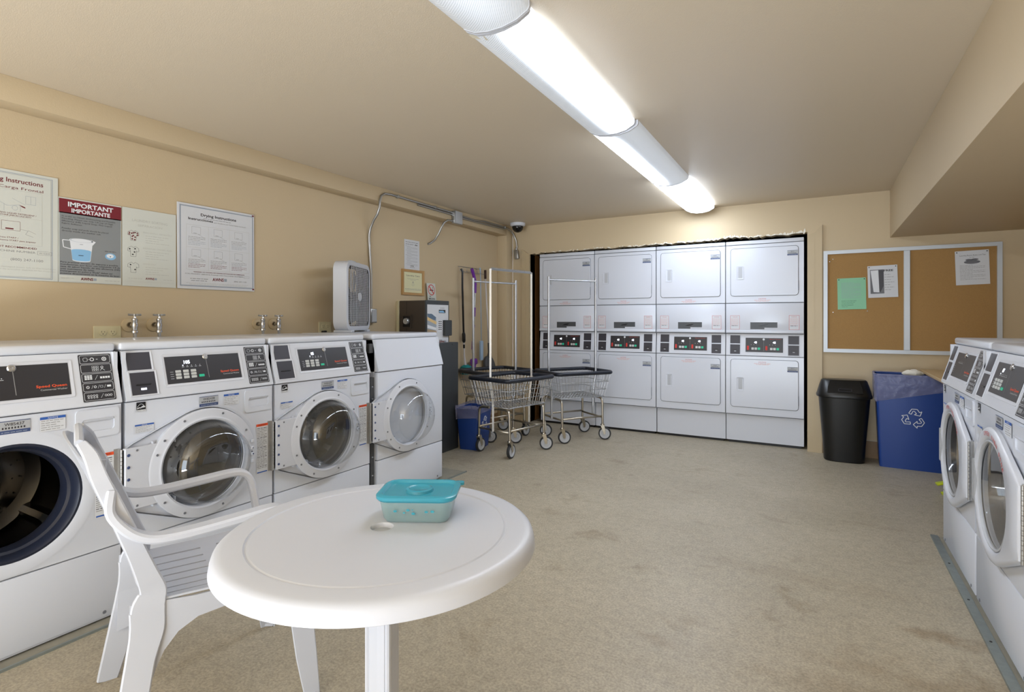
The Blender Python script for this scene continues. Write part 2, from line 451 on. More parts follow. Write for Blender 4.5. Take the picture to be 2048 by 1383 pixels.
# service cavity behind the dryers, its shade put into near-black walls
m = MB('cavity'); m.box(-3.2, .1, 6.75, 6.8, 0, 2.3); m.box(-3.2, -3.15, YB + .12, 6.8, 0, 2.3); m.box(.05, .1, YB + .12, 6.8, 0, 2.3); m.box(-3.2, .1, YB + .12, 6.8, 2.25, 2.3); struct(m, 'wall_cavity')
m = MB('wood_reveal'); m.box(-3.02, -3.0, YB + .001, YB + .24, 0, 2.0); struct(m, 'trim_4', label='bare brown timber edge of the dryer opening')
m = MB('trim_paint'); m.at(P((0, YB, 0), (1, 0, 0), (0, 0, 1)))
m.prism([(-.098, 0), (.02, 0), (.02, 2.085), (-.04, 2.02), (-.098, 1.995)], 0, .022); m.box(-.045, -.041, 0, 2.0, .022, .0235); struct(m, 'trim_5', label='tan door casing right of the dryers')
m = MB('trim_paint'); m.at(P((0, YB, 0), (1, 0, 0), (0, 0, 1)))
m.prism([(-3.105, 0), (-3.002, 0), (-3.002, 1.99), (-3.105, 2.06)], 0, .022); m.box(-3.055, -3.051, 0, 1.98, .022, .0235); struct(m, 'trim_6', label='tan door casing left of the dryers')
m = MB('baseboard_brown'); m.box(.022, XR, YB - .012, YB, 0, .15); m.use('plaster_torn'); m.box(.022, XR, YB - .0125, YB, .15, .154); struct(m, 'baseboard_back')
m = MB('baseboard_brown'); m.box(XL, XL + .01, 3.58, 5.55, 0, .10); struct(m, 'baseboard_left')
# concrete pads with metal edging under the washer rows
m = MB('concrete'); m.box(XL, -2.462, -.6, 3.56, 0, .006); m.use('edge_metal'); m.box(-2.462, -2.452, -.6, 3.57, 0, .009); struct(m, 'trim_7', label='concrete pad under the left washers')
m = MB('concrete'); m.box(.56, XR, 1.4, 3.80, 0, .006); m.use('edge_metal'); m.box(.541, .575, 1.4, 3.81, 0, .010)
m.use('black_plastic')
for y in (1.95, 2.3, 2.65, 3.0, 3.4): m.lathe([(.005, .010), (.004, .012)], 8, o=(.558, y, 0), cap1=True)
struct(m, 'trim_8', label='ridged metal edging under the right washers')
# hairline crack above dryers (a nick on the wall)
# ------------------------------------------------------------------ small drawing helpers
def logo_letters(m, x, y, h, z=.0004, w_=None):
    m.use('ink_maroon'); m.text('AWNS', x, y, h, z, 'l', w_=w_ or h * 3.1, bold=.03)
    m.use('ink_slate'); m.rect(x + (w_ or h * 3.1) * 1.03, y, x + (w_ or h * 3.1) * 1.28, y + h * .95, z)
def icon_frames(m, W_, H_):
    """five outlined boxes of white pictograms on the black instruction plate"""
    n = 5; gap = .004; hh = (H_ - gap * (n + 1)) / n
    for i in range(n):
        y0 = H_ - (i + 1) * (hh + gap); y1 = y0 + hh
        m.use('print_white'); t = .0011; z = .0016
        O = rrect(gap, y0, W_ - gap, y1, .005, 2); I = rrect(gap + t, y0 + t, W_ - gap - t, y1 - t, .004, 2)
        m.rframe(O, I, .0012, z)
        yc = (y0 + y1) / 2
        if i == 0:
            m.pline(rrect(.016, yc - .007, .030, yc + .007, .003, 2), .0011, z, True); m.ring(.046, yc, .005, .0075, z, 12); m.line(.032, yc, .037, yc, .001, z)
            m.rect(.060, yc - .001, .066, yc + .001, z); m.ring(.088, yc, .0055, .0085, z, 14); m.disc(.088, yc, .003, z, 10)
        elif i == 1:
            for a in range(3):
                for b in range(3): m.outline(.042 + a * .008, yc - .011 + b * .0073, .049 + a * .008, yc - .0047 + b * .0073, .0008, z)
            m.ring(.077, yc + .004, .003, .005, z, 12); m.line(.077, yc, .070, yc - .010, .0015, z); m.line(.077, yc - .002, .086, yc - .010, .0015, z)
        elif i == 2:
            for a in range(3):
                for b in range(3): m.rect(.013 + a * .009, yc - .007 + b * .0065, .0205 + a * .009, yc - .002 + b * .0065, z)
            m.line(.048, yc - .009, .058, yc + .009, .001, z)
            for a in range(4): m.rect(.066 + a * .009, yc - .005, .073 + a * .009, yc + .003, z)
        elif i == 3:
            m.ring(.020, yc, .004, .0058, z, 12); m.line(.0165, yc + .0035, .0235, yc - .0035, .001, z)
            for a in (.032, .054, .076): m.line(a, yc - .007, a + .006, yc + .007, .0009, z)
            m.ring(.045, yc, .003, .005, z, 10); m.outline(.062, yc - .004, .072, yc + .004, .0009, z); m.rect(.086, yc - .004, .100, yc + .004, z)
        else:
            for a in range(4): m.ring(.018 + a * .0095, yc + .003, .0025, .004, z, 10); m.ring(.018 + a * .0095, yc - .005, .002, .0034, z, 10)
            m.line(.060, yc - .009, .070, yc + .008, .001, z)
            for a in range(3): m.ring(.078 + a * .009, yc, .003, .0045, z, 10)
        m.use('panel_black')

# ------------------------------------------------------------------ washers
WW = .70; DC = (0, .56)          # machine width, door centre (x, z)
def annulus_panel(m, cx, cz, prof, x0, x1, z0, z1, n=64, back=.03):
    """flat panel in x/z with a round hole whose lip follows prof [(radius, y)...] then meets the rectangle at y=0"""
    ang = [2 * PI * i / n for i in range(n)]
    for X, Z in ((x0, z0), (x1, z0), (x0, z1), (x1, z1)): ang.append(math.atan2(Z - cz, X - cx) % (2 * PI))
    ang = sorted(set(round(a, 6) for a in ang))
    def edge(a):
        c, s_ = math.cos(a), math.sin(a); t = 1e9
        if c > 1e-9: t = min(t, (x1 - cx) / c)
        if c < -1e-9: t = min(t, (x0 - cx) / c)
        if s_ > 1e-9: t = min(t, (z1 - cz) / s_)
        if s_ < -1e-9: t = min(t, (z0 - cz) / s_)
        return (cx + c * t, cz + s_ * t)
    rings = [[(cx + r_ * math.cos(a), y, cz + r_ * math.sin(a)) for a in ang] for r_, y in prof]
    E = [edge(a) for a in ang]
    # keep the embossed ring inside the rectangle
    rings = [[(min(max(p[0], x0 + .001), x1 - .001), p[1], min(max(p[2], z0 + .001), z1 - .001)) for p in r_] for r_ in rings]
    rings += [[(x, -.0, z) for x, z in E], [(x, back, z) for x, z in E]]
    m.loft(rings, False, False, True)
SL = Vector((0, .060, .206)); SLL = SL.length
def slantP(x0=0): return P((x0, -.0104, .880), (1, 0, 0), SL)
def notice_sticker(m, w_, h_, seed=0):
    m.use('paper').rect(0, 0, w_, h_, .0004); m.use('ink_blue').rect(0, h_ * .82, w_, h_, .0007)
    m.use('print_white').text('NOTICE', w_ / 2, h_ * .85, h_ * .11, .001, 'c'); m.use('ink_grey')
    for i in range(5): m.words(w_ * .04, w_ * .96, h_ * (.70 - i * .15), h_ * .07, .0008, seed + i, .95 - .15 * (i % 3))
def star_sticker(m, w_, h_):
    m.use('black_plastic').rect(0, 0, w_, h_, .0004); m.use('print_white')
    arc = [(w_ * (.08 + .84 * i / 8), h_ * (.48 + .34 * math.sin(PI * i / 8))) for i in range(9)]; m.pline(arc, h_ * .035, .0008)
    m.pline([(w_ * .05, h_ * .34), (w_ * .3, h_ * .42), (w_ * .5, h_ * .4), (w_ * .62, h_ * .52), (w_ * .95, h_ * .46)], h_ * .09, .0008)
    a = [(w_ * .72 + w_ * .16 * math.cos(PI / 2 + i * PI / 5) * (1 if i % 2 == 0 else .45), h_ * .5 + h_ * .16 * math.sin(PI / 2 + i * PI / 5) * (1 if i % 2 == 0 else .45)) for i in range(10)]; m.poly(a, .0009)
    m.rect(0, 0, w_, h_ * .2, .0007); m.use('ink').text('ENERGY STAR', w_ / 2, h_ * .05, h_ * .10, .001, 'c', maxw=w_ * .9)
def number_sticker(m, w_, h_, num):
    m.use('sticker_grey').rect(0, 0, w_, h_, .0004); m.use('ink_navy').rect(0, 0, w_, h_ * .28, .0007); m.rect(0, h_ * .95, w_, h_, .0007)
    m.use('ink').text(num, w_ / 2, h_ * .62, h_ * .24, .001, 'c', maxw=w_ * .9); m.use('ink_grey').use('ink')
    for i in range(8): m.rect(w_ * (.12 + .095 * i), h_ * .38, w_ * (.12 + .095 * i + .05), h_ * .52, .0009)
    m.use('ink_slate'); m.words(w_ * .1, w_ * .9, h_ * .1, h_ * .08, .0009, 3)

def make_washer(name, label, loc, rz, num, digits, group, plain=False):
    t = thing(name, label, 'washing machine', loc, rz, group); h = WW / 2 - .004
    m = MB('enamel')   # sides, back and bottom of the cabinet
    m.box(-h, -h + .015, .03, .75, .02, 1.085); m.box(h - .015, h, .03, .75, .02, 1.085); m.box(-h, h, .735, .75, .02, 1.085); m.box(-h, h, .03, .75, .02, .035)
    m.use('black_plastic')
    m.box(-h + .02, h - .02, .02, .70, .006, .02)
    m.build('cabinet', t)
    m = MB('enamel')
    m.box(-h, h, .048, .75, 1.087, 1.122, .011, 3); m.build('top_panel', t)
    # console with slanted face; side pockets get the card covers
    m = MB('enamel'); m.at(Matrix(((0, 0, 1, 0), (1, 0, 0, 0), (0, 1, 0, 0), (0, 0, 0, 1))))
    m.prism([(-.010, .880), (-.004, .876), (.12, .876), (.12, 1.086), (.050, 1.086)], -h, h); m.at(Matrix()); cons = m.build('console', t)
    for q in ((.03, .1, .868, .878), (.06, .2, 1.082, 1.09), (.02, .1, .285, .30)): MB('seam_grey').box(-h + .004, h - .004, *q).build('seam', t)
    m = MB('enamel'); m.box(-h, h, 0, .03, .022, .293, .004, 2)
    m.box(-h + .03, h - .03, .01, .03, .012, .022); m.use('seam_grey')
    for s_ in (-1, 1): m.lathe([(.007, -.001), (.006, -.003)], 10, 'y', (s_ * (h - .06), 0, .04), cap1=True)
    m.build('lower_panel', t)
    if plain:
        m = MB('enamel'); m.box(-h, h, 0, .03, .298, .872, .004, 2); m.build('front_panel', t)
        m = MB('grey_metal'); m.box(-h - .035, -h - .002, .03, .06, .02, .84); m.box(-h - .035, -h - .002, .04, .06, 1.0, 1.06)
        m.use('steel')
        for z in (.1, .2, .32, .62, .70, .78): m.lathe([(.006, .029), (.004, .026)], 8, 'y', (-h - .018, 0, z), cap1=True)
        m.build('mounting_bracket', t, label='dark perforated bracket beside the machine')
        return t
    m = MB('enamel')
    annulus_panel(m, DC[0], DC[1], [(.205, .05), (.212, -.001), (.222, -.003), (.252, -.003), (.258, -.0022), (.264, -.0008)], -h, h, .298, .872)
    fp = m.build('front_panel', t)
    # gasket and drum
    m = MB('gasket'); m.lathe([(.207, .03), (.212, .0), (.203, -.002), (.192, .012), (.190, .045), (.181, .05), (.174, .085), (.182, .115)], 56, 'y', (DC[0], 0, DC[1])); m.build('door_gasket', t)
    m = MB('drum_steel'); m.lathe([(.178, .10), (.235, .115), (.245, .14), (.245, .47), (.20, .50), (.12, .485), (.05, .50), (.0005, .50)], 56, 'y', (DC[0], 0, DC[1]))
    dr = m.build('drum', t)
    for k in range(3):
        m = MB('steel'); a = R(200 + 120 * k); c, s_ = math.cos(a), math.sin(a); rings = []
        for y in (.14, .2, .4, .47):
            hh = .045 if .15 < y < .45 else .005
            rings.append([(DC[0] + c * (.243 - q) - s_ * p_, y, DC[1] + s_ * (.243 - q) + c * p_) for p_, q in ((-.035, 0), (-.012, hh), (.012, hh), (.035, 0))])
        m.loft(rings, True, True); m.build('lifter', dr)
    m = MB('black_plastic')
    for k in range(14):
        a = R(-60 + 22 * k); 
        for q in (.155, .185): m.lathe([(.004, .4895), (.001, .489)], 6, 'y', (DC[0] + q * math.cos(a + q), 0, DC[1] + q * math.sin(a + q)), cap1=True)
    m.build('drum_holes', dr)
    # detergent drawer with recessed grip
    m = MB('enamel').at(P((.187, 0, .750), (1, 0, 0), (0, 0, 1)))
    m.rframe(rrect(0, 0, .150, .113, .014), rrect(.020, .026, .132, .074, .012), -.002, .006)
    m.rbox(.018, .024, .134, .076, -.002, -.0005, .012)
    m.add([(.022, .066, .006), (.130, .066, .006), (.126, .074, .012), (.026, .074, .012), (.022, .074, .006), (.130, .074, .006)], [(0, 1, 2, 3), (3, 2, 5, 4)])
    m.build('detergent_drawer', t)
    # black control panel
    Mp = slantP(); Wp, Hp = .352, .124; x0, v0 = -.175, .053
    m = MB('plastic_white').at(Mp @ Matrix.Translation((x0, v0, 0))); m.rframe(rrect(-.012, -.012, Wp + .012, Hp + .012, .008), rrect(-.001, -.001, Wp + .001, Hp + .001, .002), 0, .0022, .0008)
    m.build('panel_surround', cons)
    Mq = Mp @ Matrix.Translation((x0, v0, .0008))
    m = MB('panel_black').at(Mq); m.rect(0, 0, Wp, Hp, 0, .0008)
    m.use('ink_grey').line(Wp * .535, Hp * .12, Wp * .528, Hp * .84, .0022, .0012)
    m.use('ink_orange').text('Speed Queen', Wp * .97, Hp * .28, .0095, .0012, 'r', w_=.094, bold=.02)
    m.use('key_grey').text('Commercial Washer', Wp * .97, Hp * .18, .0065, .0012, 'r', w_=.082)
    m.use('print_white')
    for i in range(5): m.disc(Wp * (.215 + .055 * i), Hp * .64, .0018, .0012, 8); m.rect(Wp * (.2 + .055 * i), Hp * .585, Wp * (.23 + .055 * i), Hp * .598, .0012)
    for i in range(4): m.rect(Wp * .045, Hp * (.18 + .083 * i), Wp * .085, Hp * (.19 + .083 * i), .0012)
    cp = m.build('control_panel', t)
    if digits:
        m = MB('led').at(Mq); m.text(digits, Wp * .27, Hp * .71, .015, .0014, 'c', bold=.02); m.disc(Wp * .215, Hp * .655, .0025, .0014, 8)
        m.build('display_digits', cp)
        for r_ in range(3):
            for c_ in range(3):
                m = MB('key_grey').at(Mq @ Matrix.Translation((Wp * (.11 + .097 * c_), Hp * (.39 - .115 * r_), .0008)))
                m.rbox(0, 0, .024, .0115, 0, .0016, .002); m.build('key', cp)
        m = MB('key_green').at(Mq @ Matrix.Translation((Wp * .405, Hp * .175, .0008))); m.rbox(0, 0, .024, .0115, 0, .0016, .002); m.build('start_key', cp, label='green start key')
    m = MB('steel').at(Mq @ Matrix.Translation((Wp * .52, Hp * .93, 0))); m.lathe([(.0135, 0), (.0135, .003), (.010, .006), (.004, .006), (.003, .004)], 18, cap1=True); m.build('key_lock', cp, label='round metal key lock')
    # card / coin cover plates
    for (a, b, c_, d) in ((-.327, .128, -.232, .205), (-.322, .020, -.224, .117)):
        m = MB('plastic_white').at(Mp); m.rframe(rrect(a - .006, b - .006, c_ + .006, d + .006, .003), rrect(a, b, c_, d, .001), 0, .003, .001); m.use('cover_dark'); m.rect(a, b, c_, d, .0, .0012)
        if d < .12:
            m.use('black_plastic').rbox(a + .02, b + .040, c_ - .02, b + .046, .001, .004, .002)
            if digits and len(digits) == 3: m.use('led').rect(a + .036, b + .020, a + .058, b + .028, .0022)
        m.build('cover_plate', t)
    # pictogram plate
    m = MB('panel_black').at(Mp @ Matrix.Translation((.213, .014, .0))); m.rbox(0, 0, .113, .192, 0, .0014, .004); icon_frames(m, .113, .192); m.build('instruction_plate', t)
    # stickers on the front
    def F(x, z): return P((x, -.0024, z), (1, 0, 0), (0, 0, 1))
    m = MB('paper').at(F(-.306, .828)); star_sticker(m, .036, .040); m.build('energy_sticker', t)
    m = MB('paper').at(F(-.312, .738)); notice_sticker(m, .075, .036); m.build('notice_sticker', t)
    m = MB('paper').at(F(-.040, .812)); number_sticker(m, .090, .046, num); m.build('number_sticker', t)
    m = MB('paper').at(F(.078, .802)); notice_sticker(m, .078, .054, 4); m.build('notice_sticker', t)
    m = MB('paper').at(F(.252, .425)); m.rect(0, 0, .066, .256, 0); m.use('ink_orange').rect(0, .243, .066, .256, .0003); m.use('ink').text('WARNING', .033, .246, .007, .0006, 'c')
    for i in range(26): m.use('ink_grey' if i % 6 else 'ink').words(.004, .062, .232 - .0082 * i, .005, .0004, i, .97 - .25 * (i % 4 == 3))
    m.use('ink_blue').rect(.004, .004, .062, .010, .0004); m.build('warning_sticker', t)
    # piano hinge
    m = MB('hinge_metal'); m.box(.318, .333, -.004, 0, .428, .688)
    for i in range(16): m.lathe([(.0045, .43 + .016 * i), (.0045, .4445 + .016 * i)], 10, o=(.339, -.019, 0), cap0=True, cap1=True)
    m.box(.331, .336, -.019, 0, .428, .688); m.use('black_plastic')
    m.build('hinge', t)
    # ---- door, in hinge coordinates (closed: reaches towards -x)
    hx, hy = .339, -.019; D = MB
    door = bpy.data.objects.new('door', None); COL.objects.link(door); door.parent = t; door.location = (hx, hy, 0)
    cx = DC[0] - hx; cz = DC[1]
    def hull(r_, px, ph, n=40):
        pts = [(cx + r_ * math.cos(2 * PI * i / n), cz + r_ * math.sin(2 * PI * i / n)) for i in range(n)] + [(px, cz - ph), (px, cz + ph)]
        pts = sorted(set(pts)); 
        def half(ps):
            o = []
            for p in ps:
                while len(o) > 1 and (o[-1][0] - o[-2][0]) * (p[1] - o[-2][1]) - (o[-1][1] - o[-2][1]) * (p[0] - o[-2][0]) <= 0: o.pop()
                o.append(p)
            return o
        a = half(pts); b = half(pts[::-1]); return a[:-1] + b[:-1]
    def polar(outline, n=72):
        """resample a star-shaped outline about the door centre"""
        res = []
        for i in range(n):
            a = 2 * PI * i / n; d = Vector((math.cos(a), math.sin(a))); best = 0
            for p, q in zip(outline, outline[1:] + outline[:1]):
                ex, ez = q[0] - p[0], q[1] - p[1]; den = d.x * ez - d.y * ex
                if abs(den) < 1e-12: continue
                tt = ((p[0] - cx) * ez - (p[1] - cz) * ex) / den; uu = ((p[0] - cx) * d.y - (p[1] - cz) * d.x) / den
                if -1e-6 <= uu <= 1 + 1e-6 and tt > best: best = tt
            res.append((cx + d.x * best, cz + d.y * best))
        return res
    yo = -.034 + .0  # outer face y in hinge coordinates -> machine y -.068
    H1 = polar(hull(.252, -.004, .128)); H2 = polar(hull(.247, -.006, .124)); H3 = polar(hull(.236, -.010, .118))
    circ = lambda r_: [(cx + r_ * math.cos(2 * PI * i / 72), cz + r_ * math.sin(2 * PI * i / 72)) for i in range(72)]
    m = MB('plastic_white')
    L3 = lambda pts, y: [(x, y, z) for x, z in pts]
    m.loft([L3(H1, .010), L3(H1, -.003), L3(H2, -.009), L3(H3, -.012), L3(circ(.218), -.013), L3(circ(.210), -.008), L3(circ(.202), -.001), L3(circ(.200), .004)], False, False, True)
    outer = m.build('outer_shell', door)
    # inner side: hinge plate, ring, stiffening ribs, screws
    m = MB('plastic_white')
    m.loft([L3(circ(.245), -.001), L3(circ(.247), .022), L3(circ(.240), .026), L3(circ(.214), .026), L3(circ(.204), .032), L3(circ(.196), .028), L3(circ(.194), .008)], False, False, True)
    m.box(cx + .20, -.004, -.001, .0215, cz - .128, cz + .128, .002, 1)
    m.loft([L3(H2, .009), L3(H2, -.001), L3(circ(.244), -.001)], False, False)
    m.build('inner_ring', door)
    m = MB('plastic_white')
    for s_ in (-1, 1):
        for q in (.10, .145, .19):
            zt = cz + s_ * (.128 + (.19 - q) * .45 + .01); m.box(cx + q + .035, cx + q + .038, .001, .018, min(cz + s_ * .120, zt), max(cz + s_ * .120, zt))
    m.build('rib', door)
    for a in (36, 64, 110, 150, 180, 210, 250, 296, 324, 340, 20):
        m = MB('seam_grey'); m.lathe([(.0055, .026), (.005, .0285), (.002, .0275)], 10, 'y', (cx + .228 * math.cos(R(a)), 0, cz + .228 * math.sin(R(a))), cap1=True); m.build('screw', door)
    for i in range(5):
        m = MB('ink_navy'); m.lathe([(.0065, .0215), (.005, .0245)], 10, 'y', (-.016, 0, cz - .10 + .05 * i), cap1=True); m.build('screw', door)
    for z in (cz + .115, cz - .115):
        m = MB('seam_grey'); m.lathe([(.005, .0215), (.004, .0235)], 10, 'y', (-.048, 0, z), cap1=True); m.build('screw', door)
    m = MB('plastic_white')   # latch cluster on the free edge
    for z, q in ((.055, .008), (.02, .006), (-.01, .009), (-.045, .007)): m.box(cx - .236, cx - .222, .026, .026 + q, cz + z - .008, cz + z + .008, .002, 1)
    m.use('ink_navy'); m.box(cx - .232, cx - .227, .0355, .037, cz + -.012, cz + -.006); m.box(cx - .232, cx - .227, .034, .0355, cz + .018, cz + .022)
    m.build('latch', door)
    m = MB('door_glass')
    m.lathe([(.203, -.004), (.198, .008), (.186, .028), (.176, .075), (.165, .115), (.140, .140), (.09, .148), (.001, .150)], 56, 'y', (cx, 0, cz)); m.build('glass_bowl', door)
    m = MB('wheel_grey'); m.lathe([(.2025, .001), (.2025, -.007), (.197, -.008), (.193, -.003), (.191, .004)], 64, 'y', (cx, 0, cz)); m.build('trim_ring', door)
    m = MB('door_glass'); m.lathe([(.196, -.003), (.14, -.006), (.001, -.008)], 48, 'y', (cx, 0, cz)); m.build('glass_cover', door)
    # pull pocket on the free side
    m = MB('sticker_grey').at(P((cx - .248, -.0115, cz - .085), (1, 0, 0), (0, 0, 1)))
    m.rframe(rrect(0, 0, .040, .17, .010), rrect(.006, .008, .034, .162, .008), -.006, .0025); m.rbox(.006, .006, .036, .164, -.006, .0012, .006)
    m.build('pull_pocket', door)
    # arc of red letters on the outer ring
    m = MB('ink_red'); s_ = 'OPEN WHEN DONE'
    for i, ch in enumerate(s_):
        if ch == ' ': continue
        a = R(104 - i * 5.2); q = .2195
        M = P((cx + q * math.cos(a), -.0135, cz + q * math.sin(a)), (math.sin(a), 0, -math.cos(a)), (math.cos(a), 0, math.sin(a)))
        m.at(M).text(ch, 0, 0, .016, .0005, 'c', w_=.0125, bold=.01)
    m.build('lettering', door)
    return t
LW = math.pi / 2; XWL = -2.507; PITCH = .708; XWR = .585
wa = make_washer('washing_machine', 'white front-loading washer at the left edge, its open dark drum showing', (XWL, .790, 0), LW, 'W85437', '', 'front loading washers')
wb = make_washer('washing_machine', 'white front-loading washer behind the plastic chair, covered by its neighbour\'s open door', (XWL, .790 + PITCH, 0), LW, 'W85438', '105', 'front loading washers')
wc = make_washer('washing_machine', 'white front-loading washer next to the plain-fronted machine, green key lit', (XWL, .790 + 2 * PITCH, 0), LW, 'W85439', '05', 'front loading washers')
for w_ in (wa, wb, wc): child(w_, 'door').rotation_euler = (0, 0, PI)
wd = make_washer('washing_machine', 'plain white machine without controls at the far end of the left row', (XWL, 2.972, 0), LW, '', '', None, plain=True)
we = make_washer('washing_machine', 'far white washer of the right-hand row, nearest the blue recycling bin', (XWR, 3.725 - WW / 2, 0), -LW, 'W85440', '', 'right hand washers')
wf = make_washer('washing_machine', 'near white washer of the right-hand row, cut by the right edge, green key lit', (XWR, 2.658, 0), -LW, 'W85441', '07', 'right hand washers')

# ------------------------------------------------------------------ stacked dryers
def make_dryer(label, x, num):
    t = thing('stacked_dryer', label, 'dryer', (x, 5.72, 0), 0, 'stacked dryers along the back wall'); h = .3415
    m = MB('enamel_dryer'); m.box(-h, h, .035, .78, .025, 1.985); m.use('black_plastic'); m.box(-h + .02, h - .02, .05, .7, 0, .025); m.build('cabinet', t)
    for z in (1.950, 1.379, 1.082, .863, .288): MB('seam_grey').box(-h + .001, h - .001, .012, .04, z - .004, z + .004).build('seam', t)
    m = MB('enamel_dryer'); m.box(-h, h, 0, .04, 1.953, 1.988, .004, 2); m.build('top_panel', t)
    def F(x_, z): return P((x_, 0, z), (1, 0, 0), (0, 0, 1))
    def door(z0, z1, fz0, fz1, hz, sz):
        m = MB('enamel_dryer').at(F(0, 0))   # surround with rounded opening
        O = []; I = rrect(-.300, z0, .300, z1, .030, 5)
        for (a, b) in I:
            O.append((a, b))
        n_ = len(I); O = []
        for k, (a, b) in enumerate(I):
            q = k // 6   # corner index
            if q == 0: O.append((h, fz0) if k % 6 >= 0 and k % 6 in (2, 3) else ((a, fz0) if k % 6 < 2 else (h, b)))
            elif q == 1: O.append((h, b) if k % 6 < 2 else ((h, fz1) if k % 6 in (2, 3) else (a, fz1)))
            elif q == 2: O.append((a, fz1) if k % 6 < 2 else ((-h, fz1) if k % 6 in (2, 3) else (-h, b)))
            else: O.append((-h, b) if k % 6 < 2 else ((-h, fz0) if k % 6 in (2, 3) else (a, fz0)))
        m.rframe(O, I, -.04, -.002); m.build('door_surround', t)
        m = MB('enamel_dryer').at(F(0, 0)); m.rbox(-.2965, z0 + .0035, .2965, z1 - .0035, -.03, .0035, .027, .003); d = m.build('door', t)
        m = MB('plastic_white').at(F(-.243, hz)); m.rframe(rrect(0, 0, .068, .130, .008), rrect(.018, .012, .060, .118, .007), .0035, .007, .0045)
        m.use('wheel_grey'); m.add([(.018, .012, .0045), (.018, .118, .0045), (.052, .118, .0037), (.052, .012, .0037)], [(0, 1, 2, 3)]); m.use('plastic_white'); m.add([(.052, .012, .0037), (.060, .012, .0045), (.060, .118, .0045), (.052, .118, .0037)], [(0, 1, 2, 3)])  # recess face greyer than the white frame, its shade put into the colour
        m.build('handle', d)
        m = MB('paper').at(F(.204, sz) @ Matrix.Translation((0, 0, .0037))); number_sticker(m, .088, .048, num); m.build('number_sticker', d)
        m = MB('seam_grey').at(F(0, 0)); m.rect(.2975, z0 + .05, .2995, z0 + .14, -.002, .008); m.build('hinge_pin', d)
        return d
    door(1.445, 1.917, 1.383, 1.947, 1.612, 1.823)
    d2 = door(.359, .832, .292, .860, .522, .722)
    def caution(parent, z, off):
        m = MB('ink_red').at(F(-.012, z) @ Matrix.Translation((0, 0, off))); m.text('CAUTION', 0, .022, .010, .0002, 'c', w_=.066)
        m.use('ink_pink')
        m.words(-.072, .072, .011, .008, .0002, 1); m.words(-.055, .055, .001, .008, .0002, 2)
        m.build('caution_lettering', parent)
    caution(t, 1.392, -.0018); caution(d2, .780, .0037)
    m = MB('enamel_dryer'); m.box(-h, h, 0, .04, 1.112, 1.375, .003, 2); m.box(-h, h, -.006, .04, 1.086, 1.113, .004, 2); m.build('middle_panel', t)
    for x_ in (-.300, .218):
        m = MB('paper').at(F(x_, 1.122) @ Matrix.Translation((0, 0, .0004))); m.rect(0, 0, .086, .136); m.use('ink_red').outline(0, 0, .086, .136, .0022, .0003); m.text('WARNING', .043, .118, .007, .0003, 'c')
        m.use('ink_pink')
        for i in range(7): m.words(.008, .078, .103 - .010 * i, .005, .0003, i, .95)
        m.use('ink').words(.012, .070, .034, .007, .0003, 5); m.build('warning_sticker', t)
    m = MB('grey_metal').at(F(-.118, 1.124) @ Matrix.Translation((0, 0, .0004))); m.rect(0, .016, .238, .068); m.rect(0, 0, .125, .016); m.use('cabinet_grey')
    for k in range(4): m.rect(.008, .012 + .014 * k, .115, .016 + .014 * k, .0004); m.rect(.125, .024 + .012 * k, .23, .028 + .012 * k, .0004)
    m.use('black_plastic'); m.poly([(.07, .030), (.11, .046), (.16, .050), (.13, .030)], .0006); m.build('rating_plate', t)
    # slanted console
    m = MB('enamel_dryer'); m.at(Matrix(((0, 0, 1, 0), (1, 0, 0, 0), (0, 1, 0, 0), (0, 0, 0, 1))))
    m.prism([(.0, .867), (.04, .867), (.04, 1.078), (.022, 1.078)], -h, h); m.at(Matrix()); cons = m.build('console', t)
    sl = Vector((0, .022, .211)); Mp = P((0, 0, .867), (1, 0, 0), sl)
    for s_ in (-1, 1):
        for (b, d, k) in ((.116, .196, 0), (.012, .106, 1)):
            a = -.302 if s_ < 0 else .212; a += .006 * k * s_ * -1 if False else 0; c_ = a + .090
            m = MB('plastic_white').at(Mp); m.rframe(rrect(a - .005, b - .005, c_ + .005, d + .005, .002), rrect(a, b, c_, d, .001), 0, .003, .001); m.use('cover_dark').rect(a, b, c_, d, 0, .0012)
            if k:
                m.use('black_plastic').box(a + .022, c_ - .022, b + .042, b + .047, .001, .006)
                m.use('sticker_grey').rect(a + .037, b + .026, a + .055, b + .033, .0022)
            m.build('cover_plate', cons)
    Wp, Hp = .328, .138
    Mq = Mp @ Matrix.Translation((-.161, .036, 0)); m = MB('plastic_white').at(Mq); m.rframe(rrect(-.006, -.006, Wp + .006, Hp + .006, .003), rrect(0, 0, Wp, Hp, .001), 0, .002, .0008)
    m.build('panel_surround', cons)
    m = MB('panel_black').at(Mq); m.rect(0, 0, Wp, Hp, 0, .0012); m.use('ink_grey').line(Wp * .49, Hp * .08, Wp * .49, Hp * .85, .0015, .0016)
    m.use('ink_red').text('Speed Queen', Wp * .80, Hp * .90, .006, .0016, 'c', w_=.10)
    m.use('print_white').disc(Wp * .49, Hp * .90, .010, .0016)
    for q, dg in ((.05, '45'), (.55, '45')):
        m.use('print_white')
        for i in range(3): m.disc(Wp * (q + .10 + .075 * i), Hp * .52, .002, .0016, 8)
        m.use('ink_red'); m.poly(rrect(Wp * q - .004, Hp * .14, Wp * q + .013, Hp * .44, .006, 3), .0016)
    cp = m.build('control_panel', cons)
    return t, Mq, Wp, Hp, cp
labs = ['stacked white dryer at the left end, behind the wire cart with the tall rack', 'stacked white dryer second from the left, beside the wire cart',
        'stacked white dryer second from the right in the back wall', 'stacked white dryer at the right end beside the tan casing']
